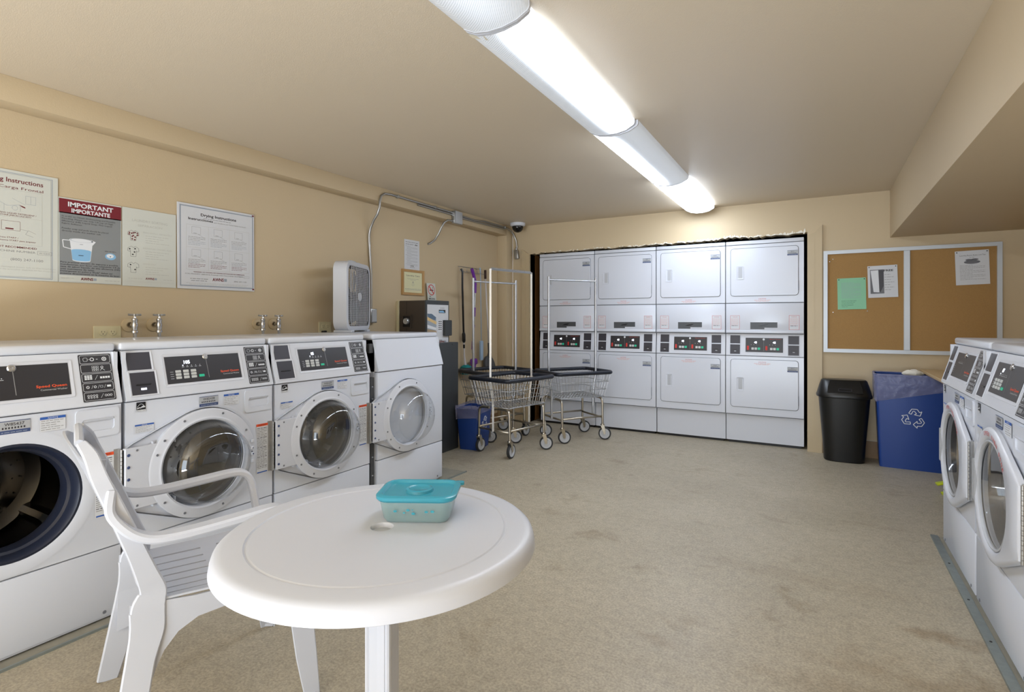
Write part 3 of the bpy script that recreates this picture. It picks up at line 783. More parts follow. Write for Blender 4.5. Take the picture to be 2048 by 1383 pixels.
for i, x in enumerate((-2.543, -1.852, -1.160, -.470)):
    t, Mq, Wp, Hp, cp = make_dryer(labs[i], x, 'D%d' % (8 + i))
    for q in (.05, .55):
        m = MB('led').at(Mq); m.text('45', Wp * (q + .22), Hp * .62, .018, .0018, 'c', bold=.02); m.build('display_digits', cp)
        for k in range(3):
            m = MB('key_green' if k == 2 else 'key_grey').at(Mq @ Matrix.Translation((Wp * (q + .11 + .085 * k), Hp * .16, .001))); m.rbox(0, 0, .022, .022, 0, .002, .003); m.build('key', cp, **({'label': 'green start key'} if k == 2 else {}))

# ------------------------------------------------------------------ fluorescent fixtures
FX = -1.035; FWD = .135
cuts = [.40, 1.69, 2.975, 4.325, 5.60]
prof = [(-FWD, 0), (-FWD, -.020), (-FWD + .006, -.030), (-FWD + .05, -.052), (-.03, -.062), (.03, -.062), (FWD - .05, -.052), (FWD - .006, -.030), (FWD, -.020), (FWD, 0)]
fl = ['ceiling light nearest the camera, unlit ribbed cover', 'second ceiling light from the camera, its right tube lit', 'third ceiling light from the camera, its left tube lit', 'far ceiling light above the dryers, both tubes lit']
for i in range(4):
    y0, y1 = cuts[i], cuts[i + 1]; L = (y1 - y0) / 2 - .004
    t = thing('ceiling_light', fl[i], 'ceiling light', (FX + (.008 if i in (0, 2) else 0), (y0 + y1) / 2, ZC), 0, 'row of fluorescent ceiling lights')
    m = MB('fan_white'); m.box(-.10, .10, -L + .01, L - .01, -.018, 0); m.build('housing', t)
    m = MB(['diffuser_off', 'diffuser_right', 'diffuser_left', 'diffuser_both'][i])
    sc = 1.04 if i in (0, 2) else 1.0
    m.loft([[(a * sc, y, b * sc) for a, b in prof] for y in (-L, L)], False, False, True); m.build('diffuser', t)
    for s_ in (-1, 1):
        m = MB('plastic_white'); n = len(prof)
        m.at(Matrix(((1, 0, 0, 0), (0, 0, 1, 0), (0, 1, 0, 0), (0, 0, 0, 1)))); m.prism([(a * (sc + .012), b * (sc + .02)) for a, b in prof], min(s_ * L, s_ * (L - .012)), max(s_ * L, s_ * (L - .012))); m.at(Matrix()); m.build('end_cap', t)
    if i == 1:
        m = MB('tape').at(Matrix()); m.add([(-.128, -L + .008, -.037), (-.06, -L + .008, -.057), (-.062, -L + .05, -.0575), (-.125, -L + .035, -.039)], [(0, 1, 2, 3)]); m.build('tape', t, label='strip of old tape on the cover')

# ------------------------------------------------------------------ table and food box
TX, TY, TZ = -.926, .985, .715
t = thing('round_table', 'round white plastic table with a centre hole, blue-lidded food box on it', 'table', (TX, TY, 0), R(20))
m = MB('resin')
m.lathe([(.0255, TZ - .03), (.0255, TZ - .004), (.028, TZ - .0005), (.032, TZ), (.296, TZ), (.299, TZ - .0025), (.302, TZ - .0025), (.305, TZ + .0005), (.345, TZ), (.358, TZ - .003), (.366, TZ - .010), (.3695, TZ - .020), (.372, TZ - .036), (.369, TZ - .038), (.364, TZ - .022), (.350, TZ - .012), (.03, TZ - .012), (.0265, TZ - .03)], 96)
m.build('table_top', t)
m = MB('resin'); m.use('wheel_grey').lathe([(.0005, TZ - .009), (.019, TZ - .009), (.0235, TZ - .012), (.0235, TZ - .028)], 28); m.build('hole_plug', t)
m = MB('resin')
pr = []
for k in range(12):
    a = 2 * PI * k / 12; q = .037 if k % 3 else .031; pr.append((q * math.cos(a), q * math.sin(a)))
def star(sc): return [(x * sc, y * sc) for x, y in pr]
m.loft([[(x, y, z) for x, y in star(s_)] for z, s_ in ((.03, 1.15), (.10, 1.0), (.60, 1.0), (.66, 1.1), (TZ - .012, 1.9))])
for k in range(4):
    a = 2 * PI * (k + .5) / 4; m.tube([(.036 * math.cos(a), .036 * math.sin(a), .06), (.036 * math.cos(a), .036 * math.sin(a), .64)], .007, 8)
m.build('column', t)
for k in range(4):
    a = R(105 + 90 * k); c, s_ = math.cos(a), math.sin(a)
    m = MB('resin'); m.sweep([(c * .02, s_ * .02, .10), (c * .12, s_ * .12, .085), (c * .25, s_ * .25, .055), (c * .345, s_ * .345, .032), (c * .385, s_ * .385, .016)], [.05, .05, .045, .042, .03], [.06, .05, .04, .04, .03], (-s_, c, 0)); m.build('foot', t)
# food box
FB = R(29.7)
t = thing('food_container', 'clear food box with a blue lid on the round table', 'container', (-.897, 1.092, TZ), FB - R(2))
def rr3(hx_, hy_, r_, z): return [(x, y, z) for x, y in rrect(-hx_, -hy_, hx_, hy_, r_, 5)]
m = MB('tub_clear'); m.loft([rr3(.078, .055, .022, .001), rr3(.084, .061, .026, .010), rr3(.093, .070, .028, .060), rr3(.090, .067, .027, .060), rr3(.081, .058, .024, .012), rr3(.075, .052, .02, .004)], True, True, True); tub = m.build('tub', t)
m = MB('lid_blue'); m.loft([rr3(.097, .073, .033, .055), rr3(.101, .077, .036, .060), rr3(.101, .077, .036, .067), rr3(.094, .070, .032, .071), rr3(.088, .064, .028, .070), rr3(.084, .060, .026, .064), rr3(.050, .035, .020, .063)], True, True, True)
m.loft([rr3(.012, .004, .0035, .060), rr3(.012, .004, .0035, .066)], True, True)
lid = m.build('lid', t)
m = MB('lid_blue'); m.lathe([(.036, .063), (.034, .069), (.028, .071), (.024, .068), (.0005, .067)], 32); m.build('vent_knob', lid)
m = MB('lid_blue'); m.at(Matrix.Translation((.094, .066, .0))); m.loft([rr3(.013, .010, .008, .060), rr3(.013, .010, .008, .067)]); m.build('pull_tab', lid)
m = MB('lid_blue').at(P((0, -.0675, .033), (1, 0, 0), (0, -.16, 1)))
for x, y, q in ((-.047, 0, .0045), (-.025, -.004, .003), (-.015, .003, .0045), (-.002, -.006, .005), (.030, -.001, .0045), (.045, 0, .005), (-.004, .004, .002)): m.disc(x, y, q, .0012, 10, q * .7)
m.build('printed_dots', tub)

# ------------------------------------------------------------------ plastic armchair
t = thing('plastic_armchair', 'white plastic armchair with slatted seat pushed up to the round table', 'chair', (-1.75, 1.08, 0), R(-21))
def cr(p, k=4):
    p = [Vector(q) for q in p]; o = []
    for i in range(len(p) - 1):
        a, b, c, d = p[max(i - 1, 0)], p[i], p[i + 1], p[min(i + 2, len(p) - 1)]
        for j in range(k):
            t_ = j / k; o.append(.5 * ((2 * b) + (c - a) * t_ + (2 * a - 5 * b + 4 * c - d) * t_ * t_ + (3 * b - a - 3 * c + d) * t_ ** 3))
    return o + [p[-1]]
def lr(v, k=4):
    o = []
    for a, b in zip(v, v[1:]): o += [a + (b - a) * j / k for j in range(k)]
    return o + [v[-1]]
def lattice(m, xs, ys, skip, f, th):
    nx, ny = len(xs), len(ys); V = [f(x, y) for y in ys for x in xs]; Vb = [(v[0], v[1] - th[1], v[2] - th[0]) for v in V]; N_ = len(V); F = []; present = {}
    for j in range(ny - 1):
        for i in range(nx - 1):
            if not skip(i, j): present[(i, j)] = 1
    for (i, j) in present:
        a, b, c, d = j * nx + i, j * nx + i + 1, (j + 1) * nx + i + 1, (j + 1) * nx + i
        F.append((a, b, c, d)); F.append((N_ + d, N_ + c, N_ + b, N_ + a))
        for (p, q, di, dj) in ((a, b, 0, -1), (b, c, 1, 0), (c, d, 0, 1), (d, a, -1, 0)):
            if (i + di, j + dj) not in present: F.append((q, p, N_ + p, N_ + q))
    m.add(V + Vb, F)
ns = 7; xs = [-.205, -.185]; 
for k in range(ns):
    xc = -.150 + .050 * k; xs += [xc - .004, xc + .004]
xs += [.185, .205]; ys = [-.215, -.19, -.175, -.025, .0, .025, .175, .20, .225, .235]
def seatf(x, y): return (x * (1 + .25 * (y + .2)), y, .415 + .020 * (abs(x) / .2) ** 3 - .012 * math.cos(y * 5) + (-.03 * max(0, (y - .19) / .045) ** 2))
def seatskip(i, j): return (2 <= i < 2 + 2 * ns and (i - 2) % 2 == 0 and j in (2, 5))
m = MB('resin'); lattice(m, xs, ys, seatskip, seatf, (.006, 0)); m.build('seat', t)
# back: curved slatted sheet
bx = [-.185, -.17]
for k in range(6): bx += [-.135 + .054 * k - .005, -.135 + .054 * k + .005]
bx += [.17, .185]; bz = [.42, .47, .50, .60, .70, .78, .80, .85, .88, .895]
def yb(z): return -.215 - .17 * (max(0, z - .42) / .475) ** 1.15
def backf(x, z):
    tp = .02 * (abs(x) / .185) ** 2 * max(0, (z - .8) / .09); wd = (1.02 + .12 * math.sin(PI * (z - .42) / .5)) * (1 - .16 * max(0, (z - .82) / .075) ** 2)
    return (x * wd, yb(z) + .032 * (x / .185) ** 2 - .008, z - tp * 2)
def backskip(i, j): return (2 <= i < 14 and (i - 2) % 2 == 0 and 2 <= j <= 5)
m = MB('resin'); lattice(m, bx, bz, backskip, backf, (0, .006))
for s_ in (-1, 1):
    pts = [(s_ * .207, -.213, .385), (s_ * .207, -.212, .415), (s_ * .206, -.206, .435)] + [(s_ * (.19 * (1.02 + .12 * math.sin(PI * (z - .42) / .5)) + .006), yb(z) + .024, z) for z in (.46, .51, .57, .64, .72, .80)] + [(s_ * .183, yb(.85) + .028, .85), (s_ * .155, yb(.88) + .02, .884)]
    m.sweep(cr(pts), lr([.084, .083, .076, .064, .054, .048, .045, .042, .038, .034, .024]), .014, (0, 1, 0))
m.tube([(s2 * .152, yb(.89) + .02 + .0 * s2, yb(0)*0 + .884 + .012 * (1 - s2 * s2)) for s2 in (-1, -.5, 0, .5, 1)], .011, 8)
m.build('backrest', t)
for s_ in (-1, 1):
    m = MB('resin'); x = .252 * s_
    path = [(x * .86, yb(.76) + .035, .76), (x * .90, -.300, .705), (x * .94, -.272, .660), (x * .97, -.235, .630), (x * .99, -.19, .617), (x, -.12, .616), (x * 1.01, 0, .625), (x * 1.01, .095, .633), (x * 1.0, .137, .626), (x * .985, .158, .600), (x * .965, .168, .56), (x * .93, .18, .48), (x * .90, .19, .41)]
    m.sweep(cr(path), lr([.03, .04, .045, .048, .05, .052, .052, .050, .048, .046, .045, .05, .055]), .024, (1, 0, 0))
    m.build('armrest', t)
    # legs: L-shaped tapering shells, with arched apron between
    for y0, yf, w0, w1 in ((-.215, -.285, .085, .058), (.195, .225, .085, .045)):
        m = MB('resin'); rear = yf < 0; q = .205 * s_; xf = .262 * s_
        pts = [(.207 * s_, y0, .410), (.209 * s_, y0, .35), (.217 * s_, y0 + (yf - y0) * .25, .27), ((q + xf) / 2 * 1.02, y0 + (yf - y0) * .6, .13), (xf, yf, .0)]
        m.sweep(cr(pts), lr([w0, w0, w0 * .85, (w0 + w1) / 2, w1]), lr([.0142, .0142, .015, .016, .016]) if rear else .008, (0, 1, 0))
        sg = 1 if y0 < 0 else -1
        if not rear: m.sweep(cr([(p[0] - s_ * .012, p[1] + (-sg) * wv / 2 * .94, p[2]) for p, wv in zip(pts, [w0, w0, w0 * .85, (w0 + w1) / 2, w1])]), lr([.032, .032, .030, .028, .026]), .006, (1, 0, 0))
        if yf > 0: m.sweep([(xf - s_ * .012, yf, .008), (xf + s_ * .002, yf + .01, .008)], .04, .012, (0, 1, 0))
        m.build('leg', t)
    m = MB('resin'); M = P((.207 * s_ - .004, 0, 0), (0, 1, 0), (0, 0, 1)); m.at(M)
    top = [(-.255, .432), (-.1, .412), (.1, .405), (.235, .395)]; arc = [(.235, .26)] + [(.225 - .03 * k / 3 if k < 3 else 0, 0) for k in range(0)] 
    bot = [(.235, .24), (.215, .275), (.19, .305), (.155, .332), (.09, .350), (.0, .356), (-.09, .348), (-.14, .322), (-.175, .28), (-.195, .235), (-.21, .19), (-.262, .18)]
    m.prism(bot + top, 0, .006); m.at(Matrix()); m.build('side_apron', t)
m = MB('resin'); m.at(P((0, .232, 0), (1, 0, 0), (0, 0, 1))); m.prism([(-.20, .40), (-.20, .31), (-.15, .345), (0, .355), (.15, .345), (.20, .31), (.20, .40)], 0, .006); m.at(Matrix()); m.build('front_apron', t)

# ------------------------------------------------------------------ wire laundry carts
def make_cart(label, x, y, rz, hz=1.66, rounded=False, turn=(0, 0, 0, 0)):
    t = thing('laundry_cart', label, 'cart', (x, y, 0), rz, 'wire laundry carts')
    Lh, Wh, zr = .315, .255, .685; lb, wb, zb = .25, .195, .44
    def rr(a, b, r_, z, n=5): return [(p, q, z) for p, q in rrect(-a, -b, a, b, r_, n)]
    m = MB('rim_navy'); m.tube(rr(Wh, Lh, .05, zr), .0195, 10, True); m.build('bumper_rim', t)
    m = MB('wire_chrome')
    def pt(u, v, f_):  # u,v in [-1,1] on perimeter, f_ height fraction
        return ((wb + (Wh - .01 - wb) * f_) * u, (lb + (Lh - .01 - lb) * f_) * v, zb + (zr - zb) * f_)
    nl, nw = 17, 11
    for s_ in (-1, 1):
        for i in range(nl):
            v = -1 + 2 * i / (nl - 1); m.bar(pt(s_, v, 0), pt(s_, v, 1), .0023)
        for i in range(nw):
            u = -1 + 2 * i / (nw - 1); m.bar(pt(u, s_, 0), pt(u, s_, 1), .0023)
    for f_ in (0, .30, .62):
        k = [pt(1, -1, f_), pt(1, 1, f_), pt(-1, 1, f_), pt(-1, -1, f_)]; 
        for a, b in zip(k, k[1:] + k[:1]): m.bar(a, b, .0028, 6)
    m.build('wire_basket', t)
    m = MB('wire_chrome')
    for i in range(15): v = -1 + 2 * i / 14; m.bar(pt(-1, v, 0), pt(1, v, 0), .0022)
    for i in range(9): u = -1 + 2 * i / 8; m.bar((wb * u, -lb, zb - .004), (wb * u, lb, zb - .004), .0028)
    m.build('basket_floor', t)
    # tube frame: two bent hoops
    hx_, hy_ = .190, .235; zs = .225
    for sy in (-1, 1):
        for sx in (-1, 1):
            m = MB('tube_nickel'); yy = sy * hy_
            m.tube([(sx * .06, yy, zb - .018), (sx * (hx_ - .05), yy, zb - .018), (sx * (hx_ - .018), yy, zb - .026), (sx * (hx_ - .004), yy, zb - .045), (sx * hx_, yy, zb - .08), (sx * (hx_ + .004), yy, .155)], .0115, 10); m.build('leg', t)
        m = MB('tube_nickel'); m.tube([(-hx_, sy * hy_, zs), (hx_, sy * hy_, zs)], .010, 8); m.build('stretcher', t)
    for sx in (-1, 1):
        m = MB('tube_nickel'); m.tube([(sx * hx_, -hy_, zs + .012), (sx * hx_, hy_, zs + .012)], .010, 8); m.build('stretcher', t)
    for sy in (-1, 1):
        m = MB('chrome'); ye = sy * (Lh - .035); yb_ = sy * (hy_ + .012)
        m.tube([(0, yb_, zs - .01), (0, yb_, zb + .02), (0, ye, zr - .03), (0, ye, hz + (0 if rounded else .025))], .0125, 4 if rounded else 10); m.build('rack_post', t)
    m = MB('chrome'); e = Lh - .035
    if rounded: m.tube([(0, -e, hz - .012), (0, -e + .012, hz), (0, e - .012, hz), (0, e, hz - .012)], .0125, 4)
    else: m.tube([(0, -e, hz - .01), (0, e, hz - .01)], .010, 10)
    m.build('hanging_bar', t)
    rg = random.Random(int(x * 1000))
    for sx in (-1, 1):
        for sy in (-1, 1):
            cx_, cy_ = sx * (hx_ + .004), sy * hy_; a = R(turn[(sx > 0) * 2 + (sy > 0)]); ca, sa = math.cos(a), math.sin(a); off = .022
            base = bpy.data.objects.new('caster', None); COL.objects.link(base); base.parent = t; base.location = (cx_, cy_, 0); base.rotation_euler = (0, 0, a)
            m = MB('tube_nickel'); m.lathe([(.009, .19), (.009, .160), (.021, .158), (.022, .148), (.016, .143)], 14, cap0=True, cap1=True)
            for s2 in (-1, 1): m.sweep([(0, s2 * .017, .146), (off * .6, s2 * .018, .105), (off, s2 * .018, .058)], [.036, .032, .020], .003, (1, 0, 0))
            m.build('fork', base)
            m = MB('tyre'); m.lathe([(.050, -.013), (.060, -.012), (.0635, -.006), (.0635, .006), (.060, .012), (.050, .013)], 28, 'y', (off, 0, .0635)); m.build('tyre', base)
            m = MB('wheel_grey'); m.lathe([(.0005, -.015), (.012, -.015), (.013, -.010), (.030, -.009), (.033, -.012), (.051, -.012), (.051, .012), (.033, .012), (.030, .009), (.013, .010), (.012, .015), (.0005, .015)], 28, 'y', (off, 0, .0635)); m.build('wheel', base)
    return t
make_cart('wire laundry cart in front, tall squared chrome rack, nearest the camera', -2.49, 4.36, R(-13), 1.672, True, (98, 45, 104, 40))
make_cart('wire laundry cart on the right with brownish rack, in front of the dryers', -2.215, 5.15, R(-36), 1.63, False, (60, 75, 70, 52))
make_cart('rear wire laundry cart by the left wall under the mops', -2.955, 4.825, R(-21), 1.615, False, (95, 50, 45, 100))

# ------------------------------------------------------------------ bins
def recycle(m, cx, cy, s_, w_, z=.0004, k=1.0):
    """outlined recycling arrows chasing round a triangle"""
    for a in range(3):
        th = R(120 * a)
        def T(x, y): return (cx + s_ * (x * math.cos(th) - y * math.sin(th)) * k, cy + s_ * (x * math.sin(th) + y * math.cos(th)))
        m.pline([T(*p) for p in ((-.38, .50), (-.14, .92), (.30, .92), (.48, .62), (.66, .72), (.52, .28), (.06, .38), (.24, .48), (.08, .72), (-.04, .72), (-.18, .40))], w_, z, True)
# black swing-top bin
t = thing('waste_bin', 'black plastic swing-top bin between the casing and the blue bin', 'bin', (.181, 5.50, 0), R(2))
def oval(hx_, hy_, z, n=40, e=3.2):
    o = []
    for i in range(n):
        a = 2 * PI * i / n; c, s_ = math.cos(a), math.sin(a)
        o.append((hx_ * abs(c) ** (2 / e) * (1 if c > 0 else -1), hy_ * abs(s_) ** (2 / e) * (1 if s_ > 0 else -1), z))
    return o
m = MB('bin_black'); m.loft([oval(.145, .105, 0), oval(.152, .112, .006), oval(.158, .117, .12), oval(.192, .145, .55)], True, True, True)
m.loft([oval(.196, .148, .548), oval(.207, .155, .552), oval(.209, .157, .565), oval(.202, .152, .582)], False, False, True)
m.build('body', t)
m = MB('bin_black'); m.loft([oval(.203, .152, .570, 40, 3.6), oval(.198, .148, .600, 40, 3.4), oval(.185, .115, .650, 40, 3.0), oval(.172, .090, .690, 40, 2.8), oval(.160, .075, .700, 40, 2.8)], False, True, True); m.build('lid', t)
m = MB('bin_black'); m.sweep([(0, -.150, .596), (0, -.128, .645), (0, -.094, .692)], [.26, .25, .22], .008, (1, 0, 0)); 
fl_ = m.build('swing_flap', t)
m = MB('cover_dark'); m.at(P((0, -.149, .612), (1, 0, 0), (0, .45, 1))); m.rframe(rrect(-.05, -.004, .05, .022, .006), rrect(-.045, 0, .045, .018, .005), 0, .006); m.at(Matrix()); m.build('grip', fl_)
# large blue bin
t = thing('recycling_bin', 'tall blue recycling bin with a white arrow symbol under the cork board', 'bin', (.662, 5.525, 0), R(-2))
m = MB('bin_blue'); hb = lambda a, b, z, r_=.02: [(x, y, z) for x, y in rrect(-a, -b, a, b, r_, 3)]
m.loft([hb(.225, .125, 0), hb(.257, .145, .750), hb(.262, .150, .752), hb(.262, .150, .765), hb(.252, .140, .765), hb(.220, .12, .02)], True, True, True); bd = m.build('body', t)
m = MB('print_white').at(P((0, -.1355, .42), (1, 0, 0), (0, -.0267, 1))); recycle(m, .0, 0, .082, .005, .002); m.build('recycling_symbol', bd)
m = MB('liner_film'); rg = random.Random(11); rings = []
N_ = 72
for k, (zf, o_) in enumerate(((.71, -.02), (.771, .004), (.768, .010), (.70, .0085), (.655, .007), (.60, .0055))):
    ring = []
    for i in range(N_):
        q = i / N_; base = rrect(-.257, -.145, .257, .145, .02, 17)[i]
        wob = .003 * math.sin(i * 1.7 + k * 2.1) + .002 * math.sin(i * .9 + k)
        z = zf
        if k >= 3: z = zf + .05 * (base[0] / .25) * (.4 if k == 3 else .8 if k == 4 else 1.1) + .010 * math.sin(i * .35)
        shr = 1 - .034 * (.76 - z) / .76 * 4 * .25 if k >= 2 else 1
        ln = math.hypot(*base); ring.append((base[0] * shr + base[0] / ln * (o_ + wob), base[1] * shr + base[1] / ln * (o_ + wob) * 1.2, z))
    rings.append(ring)
m.loft(rings, False, False, True); m.build('liner', t, label='crumpled translucent bin liner')
m = MB('plaster_torn'); ico = bmesh.new(); bmesh.ops.create_icosphere(ico, subdivisions=3, radius=1)
V = [(v.co.x * .072 * (1 + .12 * math.sin(9 * v.co.y + 4 * v.co.x)), v.co.y * .05 * (1 + .1 * math.sin(7 * v.co.x)), v.co.z * .030 * (1 + .2 * math.sin(8 * v.co.x + 5 * v.co.y))) for v in ico.verts]
ico.verts.index_update(); m.add(V, [[v.index for v in f.verts] for f in ico.faces], True); ico.free()
tag(m.build('crumpled_bag', None, (.672, 5.535, .772)), 'crumpled white bag sticking out of the big blue bin', 'bag')
# small blue bin by the grey cabinet
t = thing('recycling_bin', 'small blue recycling bin with a bag liner beside the grey cabinet', 'bin', (-2.878, 4.315, 0), R(9))
m = MB('bin_blue'); m.loft([hb(.095, .13, 0), hb(.115, .165, .375), hb(.120, .170, .378), hb(.120, .170, .388), hb(.112, .160, .388), hb(.092, .125, .015)], True, True, True); bd = m.build('body', t)
m = MB('print_white').at(P((.1065, .0, .235), (0, 1, 0), (.053, 0, 1))); recycle(m, 0, 0, .068, .008, .002); m.build('recycling_symbol', bd)
m = MB('liner_film'); rings = []
for k, (zf, o_) in enumerate(((.34, -.02), (.395, .002), (.415, .004), (.39, .010), (.34, .006), (.315, .004))):
    ring = []
    for i in range(72):
        base = rrect(-.117, -.167, .117, .167, .02, 17)[i]; ln = math.hypot(*base); wob = .004 * math.sin(i * 1.3 + k * 1.7)
        ring.append((base[0] * (1 - .0 * k) + base[0] / ln * (o_ + wob), base[1] + base[1] / ln * (o_ + wob), zf + .008 * math.sin(i * .5 + k) - (.02 * max(0, k - 3) * math.sin(i * .21))))
    rings.append(ring)
m.loft(rings, False, False, True); m.build('liner', t, label='crumpled translucent bin liner')

# ------------------------------------------------------------------ corner counter and yellow sign
t = thing('corner_counter', 'beige counter top behind the far right washer, above the blue bin', 'counter', (.74, 3.9, 0))
m = MB('counter_beige'); m.box(0, XR - .74 - .002, 0, YB - 3.9 - .014, .775, .800, .003, 2); m.build('counter_top', t)
m = MB('counter_beige'); m.box(.55, XR - .74 - .005, .02, .05, 0, .775); m.build('support', t)
t = thing('wet_floor_sign', 'folded yellow plastic floor sign behind the far right washer, feet showing', 'sign', (.725, 4.78, 0), R(8))
for k, (dx, dy) in enumerate(((0, 0), (.015, -.055))):
    m = MB('yellow_plastic'); m.at(Matrix.Translation((dx, dy, 0)))
    m.sweep([(-.012, 0, .012 + .05 * (1 - k)), (.05, 0, .03 + .05 * (1 - k)), (.30, 0, .05 + .05 * (1 - k))], [.045, .045, .04], .016, (0, 1, 0)); m.build('sign_panel', t)

# ------------------------------------------------------------------ cork board and papers
t = thing('cork_board', 'white framed cork board in two halves on the back wall', 'notice board', (.03, YB, .923))
BW, BH = 1.237, .918
Fm = P((0, -.004, 0), (1, 0, 0), (0, 0, 1))
for a, b in ((.03, .60), (.637, BW - .03)):
    m = MB('cork').at(Fm); m.rect(a, .03, b, BH - .03, 0, .006); m.build('cork_panel', t)
def rail(pts):
    m = MB('frame_white').at(Fm); m.prism(pts, -.003, .020); z = .020
    return m
for pts in ([(0, 0), (BW, 0), (BW - .032, .032), (.032, .032)], [(0, BH), (.032, BH - .032), (BW - .032, BH - .032), (BW, BH)], [(0, 0), (.032, .032), (.032, BH - .032), (0, BH)], [(BW, 0), (BW, BH), (BW - .032, BH - .032), (BW - .032, .032)]):
    rail(pts).build('frame_rail', t)
m = MB('frame_white').at(Fm); m.box(.596, .641, .032, BH - .032, 0, .020, .003, 1); m.build('divider', t)
for (x, y) in ((.05, .82), (.075, .84), (.075, .36), (.335, .37)):
    m = MB('steel' if y > .3 and x < .3 else 'hinge_metal').at(Fm); m.lathe([(.004, .006), (.005, .012), (.002, .014)], 8, o=(x, y, 0), cap1=True); m.build('push_pin', t)
def paper(name, label, x, z, w_, h_, rot, matn, draw, off=.013):
    M = P((x, YB - off, z), (math.cos(rot), 0, math.sin(rot)), (-math.sin(rot), 0, math.cos(rot)))
    m = MB(matn).at(M); m.rect(0, 0, w_, h_, 0, .0006)
    draw(m, w_, h_); m.use('black_plastic')
    for px_ in (.012, w_ - .012): m.lathe([(.004, .0006), (.0045, .005), (.002, .007)], 8, o=(px_, h_ - .012, 0), cap1=True)
    return tag(m.build(name), label, 'notice')
def d_green(m, w_, h_):
    m.use('ink_slate')
    for i in range(17): m.words(.03, w_ - .03, h_ - .042 - .0085 * i, .004, .0009, i, .95 if i % 5 else .6)
    m.use('ink')
    for i, s_ in enumerate(('PROPERTY IS NOT RESPONSIBLE', 'FOR LOST OR STOLEN ITEMS', 'LAUNDRY ROOM HOURS', 'PLEASE BE CONSIDERATE', 'THANK YOU')): m.text(s_, .03, .072 - .013 * i, .0055, .0009, maxw=.15)
def d_free(m, w_, h_):
    m.use('photo_grey').rect(.018, .035, .118, .245, .0009); m.use('print_white').poly([(.022, .238), (.078, .240), (.082, .046), (.040, .050)], .0012); m.use('cover_dark').poly([(.082, .240), (.117, .238), (.114, .10), (.092, .052), (.084, .050)], .0012)
    m.use('ink').text('FREE', .118, .225, .017, .0014, w_=.068, bold=.02); m.use('ink_grey')
    for i in range(7): m.words(.122, .195, .196 - .022 * i, .006, .0009, i, .6 + .35 * (i % 2))
def d_rules(m, w_, h_):
    m.use('ink').text('Laundry Room Rules and Tips', w_ / 2 + .005, .236, .009, .0009, 'c', w_=.165); m.text('for Use', w_ / 2, .220, .007, .0009, 'c')
    m.use('photo_grey').disc(w_ / 2, .185, .052, .0009, 24, .015); m.disc(w_ / 2 - .02, .203, .022, .0011, 16, .008); m.disc(w_ / 2 + .018, .205, .024, .0011, 16, .008)
    m.use('ink_grey')
    for i in range(11): m.words(.028, w_ - .022, .158 - .0115 * i, .0045, .0009, i, .97 if i % 3 else .5)
paper('green_notice', 'green printed sheet pinned to the left half of the cork board', .142, 1.308, .216, .279, R(1), 'paper_green', d_green)
paper('giveaway_notice', 'white sheet headed FREE with a photo, pinned beside the green one', .372, 1.408, .216, .279, R(1.5), 'paper', d_free, .0145)
paper('rules_notice', 'white sheet pinned at the top right of the cork board', .978, 1.500, .216, .279, R(1.8), 'paper', d_rules)

